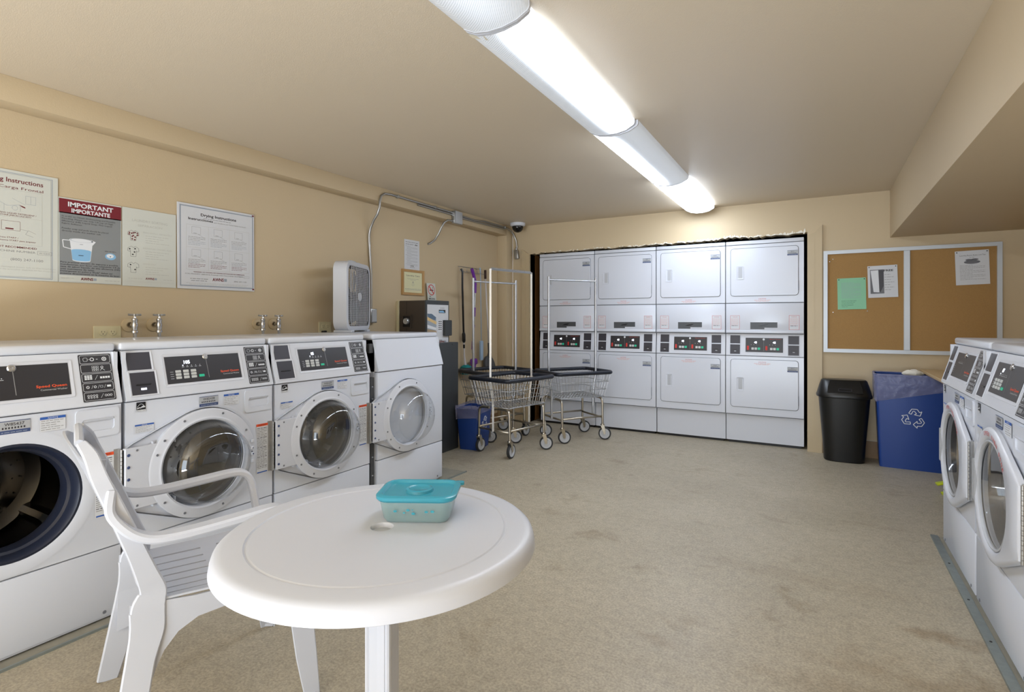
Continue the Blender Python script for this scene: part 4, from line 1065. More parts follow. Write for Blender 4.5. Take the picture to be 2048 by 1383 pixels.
# ------------------------------------------------------------------ posters on the left wall
def wallP(y, z, off=.0): return P((XL + off, y, z), (0, 1, 0), (0, 0, 1))
def poster(name, label, y, z, w_, h_, matn, draw, th=.004, cat='poster', rot=0, off=.001):
    m = MB('paper_cream').at(wallP(y, z, off) @ Matrix.Rotation(rot, 4, 'Z')); m.use(matn); m.rect(0, 0, w_, h_, 0, th)
    m.M = m.M @ Matrix.Translation((0, 0, th + .0004)); draw(m, w_, h_)
    return tag(m.build(name), label, cat)
def d_wash(m, w_, h_):
    z = 0; m.use('ink_slate'); m.outline(.008, .008, w_ - .022, h_ - .012, .003); m.use('ink_grey').outline(.014, .014, w_ - .028, h_ - .018, .0012)
    m.M = m.M @ Matrix.Translation((.045, 0, 0)); m.use('ink_maroon'); m.text('Washing Instructions', w_ - .105, h_ - .058, .021, z, 'r', bold=.015); m.text('Lavadoras de Carga Frontal', w_ - .105, h_ - .088, .013, z, 'r', w_=.34)
    m.use('ink_pale')
    for a in (.03, .22): m.outline(a, .17, a + .19, .43, .001); m.line(a, .30, a + .19, .30, .001)
    m.use('ink_slate'); x = .225; m.outline(x + .12, .37, x + .16, .41, .001); m.line(x + .14, .37, x + .14, .41, .001); m.pline([(x + .02, .325), (x + .02, .37), (x + .05, .352), (x + .10, .362), (x + .10, .33)], .001); m.line(x + .04, .325, x + .04, .36, .001); m.ring(x + .08, .345, .010, .011); m.line(x + .07, .39, x + .12, .365, .001)
    m.use('ink_maroon'); m.poly([(x + .095, .362), (x + .118, .355), (x + .120, .348), (x + .108, .352)], z)
    m.text('3. ADD LIQUID DETERGENT /', x + .012, .314, .007, z, w_=.15); m.text('ECHAR JABON LIQUIDO', x + .022, .304, .007, z, w_=.12)
    m.outline(x + .03, .235, x + .10, .28, .001); m.rect(x + .045, .240, x + .075, .246, z); m.use('ink_grey').pline([(x + .10, .245), (x + .13, .240), (x + .12, .222), (x + .15, .212)], .001); m.pline([(x + .13, .243), (x + .16, .228)], .001)
    m.use('ink_maroon'); m.text('4. Press START /', x + .008, .197, .007, z, w_=.085); m.text('Presione START para empezar', x + .016, .184, .007, z, w_=.145)
    m.text('DYES NOT RECOMMENDED', w_ - .13, .152, .009, z, 'r', w_=.20, bold=.01); m.use('ink_grey'); m.text('MACHINE NUMBER', w_ - .135, .132, .0095, z, 'r', w_=.16); m.outline(w_ - .128, .128, w_ - .07, .146, .001); m.text('W12345', w_ - .122, .133, .007, z, w_=.045)
    m.use('ink_grey'); m.text('(800) 247-1100', w_ - .105, .092, .012, z, 'r', w_=.125)
    m.use('ink_pale'); m.text('Not responsible for lost or damaged items left in the machines', w_ - .055, .058, .006, z, 'r', w_=.38); m.text('No nos hacemos responsables de articulos dejados en las maquinas', w_ - .055, .046, .006, z, 'r', w_=.38)
poster('washing_poster', 'large washing instructions board at the left edge of the wall', .720, 1.411, .519, .524, 'paper_cream', d_wash)
def d_imp(m, w_, h_):
    m.use('poster_grey').rect(.004, .038, w_ - .003, h_ - .075); m.use('poster_maroon').rect(.002, h_ - .080, w_ - .001, h_ - .006)
    z = .0004; m.use('print_white'); m.text('IMPORTANT', w_ / 2, h_ - .042, .023, z, 'c', w_=.205, bold=.03); m.text('IMPORTANTE', w_ / 2, h_ - .071, .020, z, 'c', w_=.175, bold=.03)
    m.use('ink')
    for i, s_ in enumerate(('In order to Obtain Dishwashing and Possible', 'Flooding, Please use only 1/4 cup of High', 'Efficiency (HE) Liquid Soap, Plus Liquid', 'Fabric Softener.', '', 'Powder soap and pods should be placed', 'directly inside the washer tub.')):
        if s_: m.text(s_, .014, h_ - .098 - .0125 * i, .0072, z, w_=.0056 * len(s_) if len(s_) > 20 else .09)
    m.use('print_white'); cx, cy = .095, .145
    m.pline([(cx - .045, cy + .072), (cx - .078, cy + .072), (cx - .074, cy + .035), (cx - .042, cy + .028)], .004, z)
    cup = [(cx - .048, cy + .078), (cx - .036, cy - .028), (cx + .044, cy - .028), (cx + .055, cy + .078)]; m.poly(cup, z); m.disc(cx + .003, cy + .076, .053, .0006, 24, .010); m.disc(cx + .004, cy - .028, .040, .0006, 24, .008); m.poly([(cx + .045, cy + .085), (cx + .068, cy + .075), (cx + .053, cy + .055)], .0006)
    m.use('ink_lightblue'); m.poly([(cx - .041, cy + .022), (cx - .036, cy - .026), (cx + .042, cy - .026), (cx + .047, cy + .022)], .0008); m.disc(cx + .003, cy + .022, .044, .0009, 24, .008); m.disc(cx + .003, cy - .026, .038, .0009, 24, .006)
    m.use('ink_slate').ring(cx + .003, cy + .076, .046, .049, .001, 24, .2); m.use('ink').rect(cx - .01, cy - .004, cx + .012, cy - .001, .0012); m.rect(cx - .004, cy + .055, cx + .010, cy + .0565, .0012)
    m.use('ink_lightblue').disc(.232, .150, .026, .0006, 24, .018); m.use('print_white').disc(.230, .153, .017, .0008, 24, .011); m.use('ink').disc(.231, .150, .003, .001, 8); m.words(.205, .258, .176, .004, z, 1)
    for i in range(6): m.use('ink').text(('Para prevenir exceso de espuma y posible', 'inundaciones, por favor use solamente 1/4 de', 'taza de jabon liquido de alta eficiencia (HE)', 'mas suavizante de telas.', 'Detergentes en polvo y "Pods" deben ser', 'puestos directamente en la maquina de lavar.')[i], .008, .100 - .0115 * i, .0072, z, w_=(.26, .27, .27, .15, .235, .27)[i], bold=.012)
    m.use('ink_pale').text('(800) 247-1100', .010, .018, .006, z, w_=.055); m.text('www.1100.com'[:8], .205, .014, .006, z, w_=.0)if False else None
    m.words(.205, .275, .016, .006, z, 9)
    logo_letters(m, .095, .014, .014, z, .056); m.use('ink_slate').outline(.002, .002, w_ - .001, .037, .0008, z)
poster('important_poster', 'grey poster with a maroon IMPORTANT banner and a measuring jug', 1.241, 1.411, .285, .434, 'paper_cream', d_imp)
def d_shirts(m, w_, h_):
    z = 0; m.use('ink_pale'); m.text('LAUNDRY SORTING', w_ / 2, h_ - .072, .014, z, 'c', w_=.19); m.text('SEPARACION', w_ / 2, h_ - .098, .012, z, 'c', w_=.13)
    for k, y in enumerate((.285, .195, .105)):
        x = .055; S = .036
        sh = [(-.35, 1), (-.95, .65), (-1.0, .05), (-.62, -.05), (-.55, .15), (-.45, -1), (.45, -1), (.55, .15), (.62, -.05), (1.0, .05), (.95, .65), (.35, 1), (.0, .75)]
        m.use('ink').pline([(x + a * S * .8, y + b * S * .8) for a, b in sh], .0011, z, True); m.use('ink_maroon' if k == 0 else 'ink')
        rg = random.Random(k)
        for j in range((12, 4, 2)[k]):
            a, b = [(-.7, .5), (.7, .5), (0, 0), (-.2, -.7), (.3, .6), (-.3, .4), (.3, -.3), (.25, -.8), (-.75, .2), (.75, .15), (0, .5), (-.2, -.2)][j] if k == 0 else [(-.65, .45), (.3, .55), (.2, -.1), (-.1, -.6)][j] if k == 1 else [(-.5, .5), (.3, -.4)][j]
            m.disc(x + a * S * .8, y + b * S * .8, .0045, .0003, 8, .004)
        m.use('ink_pale').text(('FREQUENTLY, SEPARATELY', 'INDIVIDUAL COLORS: ALIKE', 'WHITES ONLY')[k], .105, y + .020, .008, z, w_=(.16, .16, .07)[k])
        for i in range(4): m.words(.118, .26, y + .004 - .013 * i, .005, z, i + k * 5, .9 - .2 * (i % 3))
    m.rect(.01, .024, w_ - .01, .025); m.rect(.01, .030, w_ - .01, .0305); m.words(.03, .10, .042, .005, z, 1); m.words(.215, .275, .042, .005, z, 2); logo_letters(m, .118, .040, .012, z, .048)
poster('sorting_poster', 'pale poster with three spotted shirts, right of the IMPORTANT poster', 1.531, 1.408, .287, .438, 'paper_cream', d_shirts)
def d_dry(m, w_, h_):
    z = 0; m.use('ink_slate').outline(.016, .018, w_ - .010, h_ - .014, .005); m.use('ink_navy').outline(.014, .016, w_ - .008, h_ - .012, .0012)
    m.use('ink_maroon'); m.rect(w_ - .016, h_ - .014, w_ - .002, h_ - .004); m.rect(w_ - .016, .008, w_ - .002, .018)
    m.use('ink'); m.text('Drying Instructions', w_ * .28, h_ - .066, .017, .0004, w_=.235, bold=.02); m.text('Instrucciones', .065, h_ - .096, .014, .0004, w_=.155, bold=.02); m.use('ink_grey').text('para Secadoras con Temporizador de Secado', .228, h_ - .098, .007, .0004, w_=.22)
    m.words(.16, .34, h_ - .080, .005, 0, 3)
    m.use('ink_pale'); m.outline(.052, .118, .470, .395, .001); m.rect(.19, .118, .191, .395); m.rect(.33, .118, .331, .395); m.rect(.052, .256, .470, .257)
    for r_ in range(2):
        for c_ in range(3):
            x = .056 + .14 * c_; y = .26 if r_ == 0 else .12
            m.use('ink_grey'); m.outline(x + .030, y + .080, x + .085, y + .125, .001); m.rect(x + .04, y + .084, x + .06, y + .086); m.line(x + .07, y + .08, x + .10, y + .065, .001)
            for i in range(6): m.use('ink_grey' if i < 3 else 'ink_slate' if r_ == 0 else 'ink_maroon'); m.words(x + .008, x + .12, y + .060 - .0095 * i, .0042, 0, i + 7 * c_ + r_, .95 - .3 * (i == 2 or i == 5))
    m.use('ink_maroon').text('WARNING: NO OXYGEN, NO WASHED ARTICLES ARE RECOMMENDED', .095, .103, .006, .0004, w_=.34, bold=.01)
    m.use('ink_grey').text('FOR PROMPT SERVICE PLEASE USE MACHINE NUMBER', .045, .089, .007, .0004, w_=.38); m.outline(.43, .086, .47, .098, .001)
    logo_letters(m, .215, .055, .019, 0, .075); m.use('ink_grey').words(.075, .19, .062, .006, 0, 1); m.words(.08, .18, .050, .006, 0, 2); m.text('(800) 247-1100', .36, .055, .008, .0004, w_=.09)
    m.use('ink_pale'); m.words(.05, .46, .036, .004, 0, 4, 1); m.words(.07, .45, .028, .004, 0, 5, 1)
poster('drying_poster', 'square drying instructions board with a blue edge, rightmost of the posters', 1.826, 1.408, .508, .522, 'paper', d_dry, rot=R(.3), off=.004)
def d_note(m, w_, h_):
    m.use('ink_grey')
    m.use('ink').words(.02, .2, h_ - .025, .006, 0, 1, 1); m.words(.02, .13, h_ - .045, .006, 0, 2); m.use('ink_grey'); m.rect(.15, h_ - .05, .19, h_ - .038)
    for i in range(18): m.words(.035 if i % 4 else .02, w_ - .02, h_ - .062 - .0105 * i, .004, 0, i, .95 if i % 3 else .4)
    m.use('ink').text('AWNS', w_ / 2, .030, .010, 0, 'c', w_=.05, bold=.03); m.words(.08, .15, .020, .005, 0, 3)
poster('paper_notice', 'white printed sheet on the left wall above the wooden frame', 3.878, 1.690, .219, .282, 'paper', d_note, .0006, 'notice', R(.6))
t = thing('framed_certificate', 'pale yellow certificate in a pine frame above the card machine', 'picture frame', (XL, 3.835, 1.450))
Mw = P((.001, 0, 0), (0, 1, 0), (0, 0, 1)); w_, h_ = .318, .240
m = MB('pine').at(Mw); m.rframe([(0, 0), (w_, 0), (w_, h_), (0, h_)], [(.026, .024), (w_ - .026, .024), (w_ - .026, h_ - .024), (.026, h_ - .024)], 0, .016, .012); m.build('frame', t)
m = MB('paper_yellow').at(Mw); m.rect(.02, .02, w_ - .02, h_ - .02, .002, .004)
m.M = Mw @ Matrix.Translation((0, 0, .0065)); m.use('ink'); m.text('Laundry Care', w_ / 2, h_ - .062, .014, 0, 'c', w_=.19); m.use('ink_grey'); m.words(.08, .24, h_ - .088, .004, 0, 1); m.words(.12, .2, h_ - .098, .004, 0, 2); m.ring(w_ / 2, .105, .013, .0145, 0, 16, 1.3); m.disc(w_ / 2, .125, .006); m.pline([(w_ / 2 - .02, .09), (w_ / 2, .12), (w_ / 2 + .02, .09)], .0012)
for i in range(2): m.words(.045, .28, .058 - .010 * i, .005, 0, i + 4, 1)
m.use('ink_pink').words(.06, .25, .038, .004, 0, 9); m.build('certificate', t)
t = thing('no_smoking_sign', 'small tilted no smoking sign standing on the card machine', 'sign', (XL + .02, 4.20, 1.393), 0)
M = P((0, 0, 0), (0, 1, 0), (-.02, -.10, 1)); m = MB('paper_cream').at(M); m.rect(0, 0, .135, .185, 0, .003)
z = .0034; m.use('ink_red').ring(.068, .120, .046, .054, z, 28); m.poly([(.098, .078), (.106, .086), (.038, .160), (.030, .152)], z + .0003)
m.use('ink').rect(.040, .112, .098, .121, z); m.pline([(.085, .126), (.095, .135), (.088, .146), (.098, .152)], .004, z)
m.text('NO', .030, .048, .014, z, w_=.025, bold=.02); m.text('SMOKING', .016, .024, .016, z, w_=.10, bold=.02); m.build('sign_plate', t)

# ------------------------------------------------------------------ outlets and taps
def outlet(label, y, z, w_, h_, gangs, plugs):
    t = thing('power_outlet', label, 'outlet', (XL, y, z)); M = P((.0, 0, 0), (0, 1, 0), (0, 0, 1))
    m = MB('outlet_ivory').at(M); m.rbox(0, 0, w_, h_, 0, .007, .004, .002); m.build('cover', t)
    for g in range(gangs):
        for r_ in range(2):
            cx, cy = w_ / 2 + (g - (gangs - 1) / 2) * .046, h_ * (.70 - .42 * r_)
            m = MB('outlet_ivory').at(M); m.lathe([(.018, .006), (.018, .0095), (.016, .010)], 20, o=(cx, cy, 0), cap1=True)
            m.use('ink').rect(cx - .008, cy, cx - .006, cy + .008, .0103); m.rect(cx + .006, cy, cx + .008, cy + .007, .0103); m.disc(cx, cy - .008, .0025, .0103, 10); m.build('socket', t)
            if r_ == 1 and g < plugs: m = MB('black_plastic').at(M); m.rbox(cx - .018, cy - .015, cx + .018, cy + .015, .0105, .035, .006, .004); m.build('plug', t)
    return t
outlet('ivory double outlet on the left wall beside the first water tap', 1.394, 1.067, .130, .117, 2, 2)
outlet('ivory outlet on the left wall partly hidden behind the box fan', 2.885, 1.085, .12, .117, 2, 1)
def tap(label, y, z, src=None):
    t = thing('water_tap', label, 'tap', (XL, y, z), 0, 'water taps behind the washers')
    m = MB('trim_paint'); m.lathe([(.040, .0005), (.038, .006), (.020, .012), (.016, .012)], 24, 'x'); m.build('escutcheon', t)
    m = MB('steel'); m.tube([(.008, 0, 0), (.062, 0, 0)], .009, 10); m.lathe([(.012, -.045), (.017, -.043), (.017, -.032), (.013, -.028), (.015, -.01), (.016, .0), (.013, .018), (.015, .022), (.015, .034), (.008, .038), (.005, .055)], 14, o=(.062, 0, 0), cap0=True, cap1=True); m.build('valve_body', t)
    m = MB('hinge_metal'); m.tube([(.062, -.032, .058), (.062, 0, .055), (.062, .032, .058)], [.006, .004, .006], 8); m.tube([(.034, 0, .058), (.062, 0, .055), (.090, 0, .058)], [.005, .004, .005], 8); m.lathe([(.008, .05), (.008, .062)], 10, o=(.062, 0, 0), cap1=True); m.build('handle', t)
    m = MB('wire_chrome'); m.tube([(.062, 0, -.045), (.062, .004, -.10), (.058, .008, -.20), (.040, .010, -.45)], .0085, 8); m.build('hose', t)
for y, s_ in ((1.566, 'chrome water tap nearest the ivory outlet above the washers'), (1.694, 'second chrome water tap from the ivory outlet'), (2.36, 'third chrome water tap, left one of the pair above the middle washer'), (2.485, 'fourth chrome water tap, right one of the pair nearest the box fan')): tap(s_, y, 1.188)

# ------------------------------------------------------------------ box fan
t = thing('box_fan', 'white box fan with wire grille standing on the plain machine', 'fan', (-3.135, 3.085, 1.1225), R(114.8))
FW_, FH_, FD = .25, .538, .115
Mf = P((0, 0, 0), (1, 0, 0), (0, 0, 1))
Oo = rrect(-FW_, .012, FW_, FH_, .075, 7); Ii = rrect(-FW_ + .034, .046, FW_ - .034, FH_ - .034, .045, 7)
m = MB('fan_white').at(Mf); m.loft([[(x, y, .0 - .004) for x, y in Ii], [(x, y, .0) for x, y in [((a[0] * .5 + b[0] * .5), (a[1] * .5 + b[1] * .5)) for a, b in zip(Oo, Ii)]], [(x, y, -.006) for x, y in Oo], [(x, y, -FD + .006) for x, y in Oo], [(x, y, -FD) for x, y in [((a[0] * .5 + b[0] * .5), (a[1] * .5 + b[1] * .5)) for a, b in zip(Oo, Ii)]], [(x, y, -FD + .006) for x, y in Ii]], False, False, True)
m.build('housing', t)
m = MB('dustpan_grey').at(Mf); Ij = rrect(-FW_ + .036, .048, FW_ - .036, FH_ - .036, .045, 7); m.loft([[(x, y, -.008) for x, y in Ij], [(x, y, -FD + .008) for x, y in Ij]], False, False, True); m.build('shade_liner', t)  # liner added inside the housing, interior shade put into its dark colour
for yy, nm in ((.004, 'grille'), (FD - .004, 'grille')):
    m = MB('fan_white').at(Mf); z = -yy
    nv = 14 if yy < .01 else 7
    for i in range(1, nv):
        x = -FW_ + .034 + (2 * FW_ - .068) * i / nv; e = .03 if i in (1, nv - 1) else 0; m.bar((x, .048 + e, z), (x, FH_ - .036 - e, z), .0028, 4)
    if yy < .01:
        for i in range(1, 34):
            y = .046 + (FH_ - .08) * i / 34; m.bar((-FW_ + .036, y, z - .002), (FW_ - .036, y, z - .002), .0010, 4)
    m.lathe([(.034, z + .002), (.032, z + .008), (.001, z + .009)], 24, o=(0, FH_ / 2 + .005, 0)) if yy < .01 else None
    m.build(nm, t)
m = MB('grey_metal').at(Mf)  # blades greyed to carry the shade inside the fan
for k in range(5):
    a0 = 2 * PI * k / 5; rings = []
    for q in (.04, .10, .16, .195):
        wv = .035 + .045 * (q / .195); rings.append([(q * math.cos(a0) - s_ * wv * math.sin(a0), FH_ / 2 + q * math.sin(a0) + s_ * wv * math.cos(a0), -.058 + s_ * .018 + d_) for s_, d_ in ((-1, 0), (1, 0), (1, -.002), (-1, -.002))])
    m.loft(rings)
m.lathe([(.045, -.035), (.045, -.085), (.001, -.085)], 20, o=(0, FH_ / 2, 0)); m.lathe([(.001, -.035), (.045, -.035)], 20, o=(0, FH_ / 2, 0)); m.build('blades', t)
m = MB('fan_white').at(Mf); m.sweep([(-.07, FH_ - .004, -.06), (-.055, FH_ + .014, -.06), (.03, FH_ + .014, -.06), (.045, FH_ - .004, -.06)], .03, .007, (0, 0, 1)); m.build('carry_handle', t)
m = MB('fan_white').at(Mf); m.lathe([(.016, FH_ - .002), (.015, FH_ + .012), (.010, FH_ + .014)], 16, 'y', (.10, 0, -.055), cap1=True); m.build('speed_knob', t)
for s_ in (-1, 1):
    m = MB('fan_white').at(Mf); m.box(s_ * .17 - .03, s_ * .17 + .03, 0, .016, -FD - .012, .012, .003, 1); m.build('foot', t)

# ------------------------------------------------------------------ grey cabinet and card machine
t = thing('steel_cabinet', 'dark grey floor cabinet under the card machine, past the last washer', 'cabinet', (XL, 3.44, 0))
m = MB('cabinet_grey'); m.box(.001, .38, 0, .77, 0, 1.005, .004, 2); m.build('body', t)
m = MB('black_plastic'); m.lathe([(.004, .3805), (.003, .383)], 8, 'x', (0, .10, .985), cap1=True); m.lathe([(.004, .3805), (.003, .383)], 8, 'x', (0, .67, .985), cap1=True); m.build('rivet', t)
t = thing('card_machine', 'wall-mounted laundry card machine, brown side with round lock, printed front', 'vending machine', (XL, 3.775, 1.008))
m = MB('outlet_ivory'); m.box(.0, .03, -.012, .35, .006, .380, .003, 1); m.build('back_plate', t)
m = MB('cabinet_brown'); m.box(.03, .325, 0, .345, 0, .382, .004, 1); m.use('black_plastic').box(.115, .118, -.001, .002, .02, .37); bd = m.build('body', t)
m = MB('cabinet_brown').at(P((.07, -.001, .13), (1, 0, 0), (0, 0, 1))); m.rframe(rrect(0, 0, .11, .125, .006), rrect(.012, .012, .098, .113, .004), 0, .012); m.use('black_plastic').rect(.012, .012, .098, .113, .001); m.build('lock_guard', bd)
m = MB('chrome').at(P((.125, -.001, .195), (1, 0, 0), (0, 0, 1))); m.lathe([(.030, 0), (.030, .022), (.026, .028), (.001, .028)], 24); m.build('round_lock', bd)
m = MB('cabinet_grey').at(P((.326, .0, 0), (0, 1, 0), (0, 0, 1))); m.rbox(0, -.001, .345, .384, 0, .012, .006, .002); fr = m.build('front_frame', t)
m = MB('paper').at(P((.3385, .0, 0), (0, 1, 0), (0, 0, 1))); m.rect(.018, -.002, .330, .345, 0, .001); z = .0014
m.use('ink_slate').poly([(.018, .08), (.14, .08), (.145, .215), (.10, .255), (.018, .265)], z); m.use('denim').poly([(.03, .215), (.135, .205), (.145, .23), (.08, .262), (.02, .262)], z + .0003)
m.use('sand').poly([(.018, .205), (.145, .165), (.15, .19), (.018, .235)], z + .0005); m.use('ink_slate').poly([(.018, .17), (.14, .13), (.15, .16), (.018, .20)], z + .0007)
m.use('print_white').poly([(.018, .135), (.14, .115), (.148, .135), (.018, .165)], z + .0009); m.use('tan').poly([(.018, .085), (.15, .085), (.148, .108), (.018, .125)], z + .0011)
m.use('print_white').rect(.018, -.002, .140, .082, z); m.use('black_plastic').rect(.055, .035, .125, .062, z + .0012)
m.use('ink').rect(.185, .270, .285, .300, z); m.use('ink_lightblue').poly([(.19, .29), (.25, .292), (.275, .275), (.19, .275)], z + .0003); m.use('ink').words(.20, .27, .318, .004, z, 1); m.words(.20, .27, .308, .004, z, 2)
m.use('print_white').rect(.175, .10, .23, .205, z)
m.use('ink')
for a in range(2):
    for b in range(5): m.rect(.182 + .026 * a, .115 + .018 * b, .198 + .026 * a, .126 + .018 * b, z + .0003)
m.rect(.178, .018, .235, .023, z); logo_letters(m, .19, -.045 + .018 + .0, .0, z, .0) if False else None
m.build('printed_panel', fr)
m = MB('paper').at(P((.3395, .0, 0), (0, 1, 0), (0, 0, 1))); m.use('ink_grey').rect(.185, .006, .30, .008, .0008); m.build('print_rule', fr)
m = MB('cabinet_grey').at(P((.3385, .0, 0), (0, 1, 0), (0, 0, 1))); m.rbox(.245, .06, .352, .205, 0, .030, .008, .004); m.build('card_slot_hood', fr)
# lower service label panel under the kiosk front
m = MB('paper').at(P((.3805, 3.93 - 3.775, .0), (0, 1, 0), (0, 0, 1)))
m = MB('paper').at(P((.3400, .0, 0), (0, 1, 0), (0, 0, 1))); logo_letters(m, .185, -.0005, .016, .0010, .085); m.build('logo', fr)
t = thing('conduit_box', 'small grey outlet box on the left wall just right of the box fan', 'electrical box', (XL, 3.40, 1.19))
m = MB('conduit_metal'); m.box(.0, .045, .0, .075, 0, .12, .005, 2); m.build('box_body', t)
m = MB('sticker_grey'); m.box(.045, .050, .008, .067, .008, .112, .002, 1); m.build('box_cover', t)

# ------------------------------------------------------------------ conduit run, junction box, dome camera
t = thing('conduit_run', 'bent metal conduit climbing the left wall and following the beam', 'conduit', (XL, 3.38, 1.31))
def rel(pts, o): return [(a - o[0], b - o[1], c - o[2]) for a, b, c in pts]
o_ = (XL, 3.38, 1.31); cr = .010
m = MB('conduit_metal')
m.tube(rel([(XL + .014, 3.435, 1.30), (XL + .014, 3.435, 1.60), (XL + .014, 3.41, 1.90), (XL + .016, 3.41, 1.95), (XL + .03, 3.41, 2.00), (XL + .07, 3.405, 2.06), (XL + .12, 3.40, 2.11), (XL + .142, 3.40, 2.16), (XL + .144, 3.405, 2.22), (XL + .144, 3.42, 2.265), (XL + .144, 3.46, 2.292), (XL + .144, 3.53, 2.300), (XL + .144, 4.44, 2.300)], o_), cr, 10)
m.tube(rel([(XL + .144, 3.90, 2.278), (XL + .144, 4.44, 2.278)], o_), cr * .9, 10)
m.tube(rel([(XL + .144, 4.58, 2.292), (XL + .144, 4.85, 2.286), (XL + .144, 5.05, 2.304), (XL + .144, 5.50, 2.304), (XL + .15, 5.60, 2.29), (XL + .165, 5.655, 2.24), (XL + .19, 5.675, 2.17), (XL + .20, 5.680, 2.08)], o_), cr, 10)
m.tube(rel([(XL + .144, 4.58, 2.272), (XL + .144, 4.85, 2.270), (XL + .144, 5.5, 2.284)], o_), cr * .85, 10)
m.tube(rel([(XL + .144, 4.44, 2.215), (XL + .144, 4.36, 2.21), (XL + .138, 4.31, 2.18), (XL + .11, 4.30, 2.13), (XL + .075, 4.30, 2.07), (XL + .035, 4.29, 2.01), (XL + .008, 4.25, 1.975), (XL + .006, 4.22, 1.965)], o_), cr, 10)
m.build('pipe', t)
m = MB('conduit_metal')
for (y, z) in ((3.62, 2.30), (5.48, 2.304), (4.15, 2.30)): m.box(XL + .131 - o_[0], XL + .160 - o_[0], y - .008 - o_[1], y + .008 - o_[1], z - .016 - o_[2], z + .014 - o_[2], .002, 1)
m.build('strap', t)
t = thing('junction_box', 'square grey junction box on the beam where the conduits meet', 'electrical box', (XB + .001, 4.44, 2.19))
m = MB('conduit_metal'); m.box(0, .045, 0, .13, 0, .13, .008, 2); m.build('box_body', t)
m = MB('sticker_grey'); m.box(.045, .051, .004, .126, .004, .126, .004, 2); m.build('box_cover', t)
m = MB('steel')
for y, z in ((-.012, .11), (-.012, .088), (-.012, .025), (.142, .10), (.142, .082)): m.lathe([(.013, y - .010), (.013, y + .010)], 12, 'y', (.014, 0, z), cap0=True, cap1=True)
m.build('connector', t)
t = thing('conduit_box', 'narrow grey connector box hanging at the end of the conduit in the corner', 'electrical box', (-3.165, 5.685, 1.945))
m = MB('conduit_metal'); m.at(Matrix.Rotation(R(-8), 4, 'Y')); m.box(-.028, .028, -.032, .006, 0, .115, .008, 2); m.build('box_body', t)
m = MB('steel'); m.lathe([(.014, .115), (.014, .135), (.011, .145)], 12, o=(-.014, -.008, 0), cap1=True); m.build('connector', t)
t = thing('dome_camera', 'white dome security camera on the ceiling by the far left corner', 'security camera', (-3.06, 5.50, ZC))
m = MB('fan_white'); m.lathe([(.088, 0), (.088, -.022), (.080, -.034), (.062, -.038)], 32, cap0=True); m.build('base', t)
m = MB('dome_dark'); m.lathe([(.064, -.034), (.066, -.048), (.058, -.075), (.040, -.096), (.018, -.106), (.001, -.108)], 32); m.build('dome', t)

# ------------------------------------------------------------------ mop rack and hanging tools
t = thing('wire_rack', 'thin wire hook rack on the left wall holding the mops', 'rack', (XL, 4.73, 1.735))
m = MB('hinge_metal'); m.tube([(.008, 0, .055), (.008, .46, .055)], .003, 6); m.tube([(.03, 0, .0), (.03, .46, .0)], .003, 6)
for k in range(7): y = .02 + .07 * k; m.tube([(.008, y, .055), (.012, y, .012), (.03, y, .0), (.05, y, -.006), (.058, y, .008)], .002, 6)
m.build('wire_hooks', t)
def Y(y): return y
X1 = XL + .045
t = thing('scrub_brush', 'long black-handled brush with teal head hanging at the left of the rack', 'brush', (X1, 4.75, .66))
m = MB('black_plastic'); m.tube([(0, -.02, 1.10), (.012, -.01, 1.07), (.005, .0, .9), (0, .03, .42)], .011, 8); m.tube([(0, .03, .42), (0, .032, .40), (0, .035, .33), (0, .036, .31)], [.013, .020, .020, .012], 10); m.build('handle', t)
m = MB('pole_white'); m.tube([(0, .036, .32), (.0, .042, .16), (.01, .05, .05)], [.008, .010, .016], 10); m.use('black_plastic').tube([(0, .037, .29), (0, .038, .25)], .0105, 8); m.build('shaft', t)
m = MB('teal_bristle'); m.loft([oval(.02, .03, .07, 20), oval(.045, .062, .05, 20), oval(.055, .070, .0, 20), oval(.045, .06, -.03, 20)], True, True, True)
b_ = m.build('bristles', t); b_.location = (.01, .06, 0)
t = thing('spray_mop', 'purple and grey spray mop hanging in the middle of the rack', 'mop', (X1 + .02, 4.98, .63))
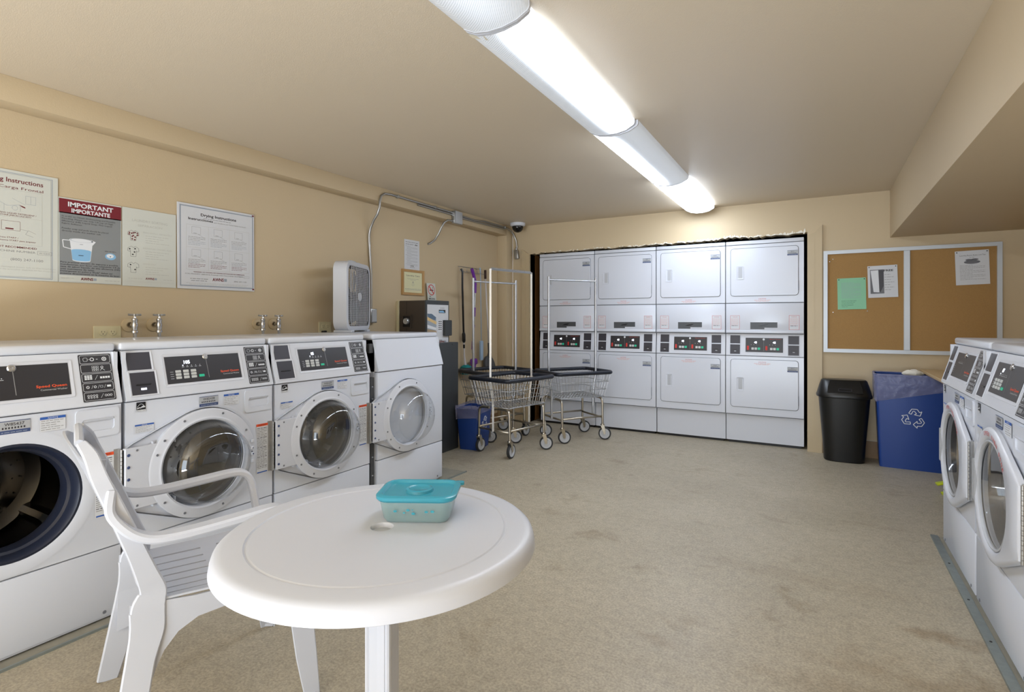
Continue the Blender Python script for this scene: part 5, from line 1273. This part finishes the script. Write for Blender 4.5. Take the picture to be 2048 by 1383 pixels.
def seg(mt, z0, z1, y0, y1, r_): m_ = MB(mt); m_.tube([(0, y0, z0), (0, y1, z1)], r_, 10); return m_
m = MB('purple'); m.tube([(0, -.075, 1.145), (0, -.06, 1.12), (0, -.02, 1.04), (0, .0, .98), (0, -.005, .88)], [.016, .018, .017, .015, .013], 10); m.tube([(0, -.01, 1.03), (.0, -.055, 1.03)], .006, 6); m.build('grip', t)
seg('wire_chrome', .88, .22, -.005, -.062, .009).build('shaft', t)
for z0, z1 in ((.62, .72), (.50, .53), (.26, .35)):
    f_ = lambda z: -.005 - .057 * (.88 - z) / .66
    seg('purple', z0, z1, f_(z0), f_(z1), .014).build('sleeve', t)
m = MB('purple'); m.box(-.02, .02, -.09, .025, .09, .16, .02, 3); m.box(-.012, .010, -.075, .0, -.02, .16, .008, 2); m.build('mop_head', t)
t = thing('blue_duster', 'thin pale blue duster hanging between the purple mop and the dustpan', 'duster', (X1 + .01, 5.095, .66))
m = MB('powder_blue'); m.tube([(0, 0, 1.10), (0, .02, .30)], .005, 8); m.tube([(0, -.01, 1.14), (0, 0, 1.08)], .008, 8); m.build('handle', t)
m = MB('powder_blue'); m.box(-.012, .012, -.008, .045, .10, .32, .006, 2); m.build('duster_head', t)
t = thing('long_dustpan', 'grey rounded dustpan on a long pale pole at the right of the rack', 'dustpan', (X1 + .02, 5.20, .62))
m = MB('brown_dark'); m.tube([(0, -.02, 1.16), (0, -.018, 1.06)], .014, 8); m.build('grip', t)
m = MB('pole_white'); m.tube([(0, -.018, 1.07), (.0, .055, .32)], .009, 8); m.build('pole', t)
m = MB('dustpan_grey'); m.tube([(0, .054, .33), (0, .065, .22), (0, .07, .17)], [.014, .016, .03], 10)
m.at(P((.0, .07, .05), (0, 1, 0), (-.2, 0, 1)))
D_ = [(.105 * math.cos(R(a)), .135 * math.sin(R(a))) for a in range(0, 181, 12)]; m.loft([[(x, y, -.012) for x, y in D_], [(x * 1.0, y, .018) for x, y in D_], [(x * .9, y * .92, .024) for x, y in D_]], True, True, False); m.build('pan', t)

print('OBJECTS', len(bpy.data.objects))
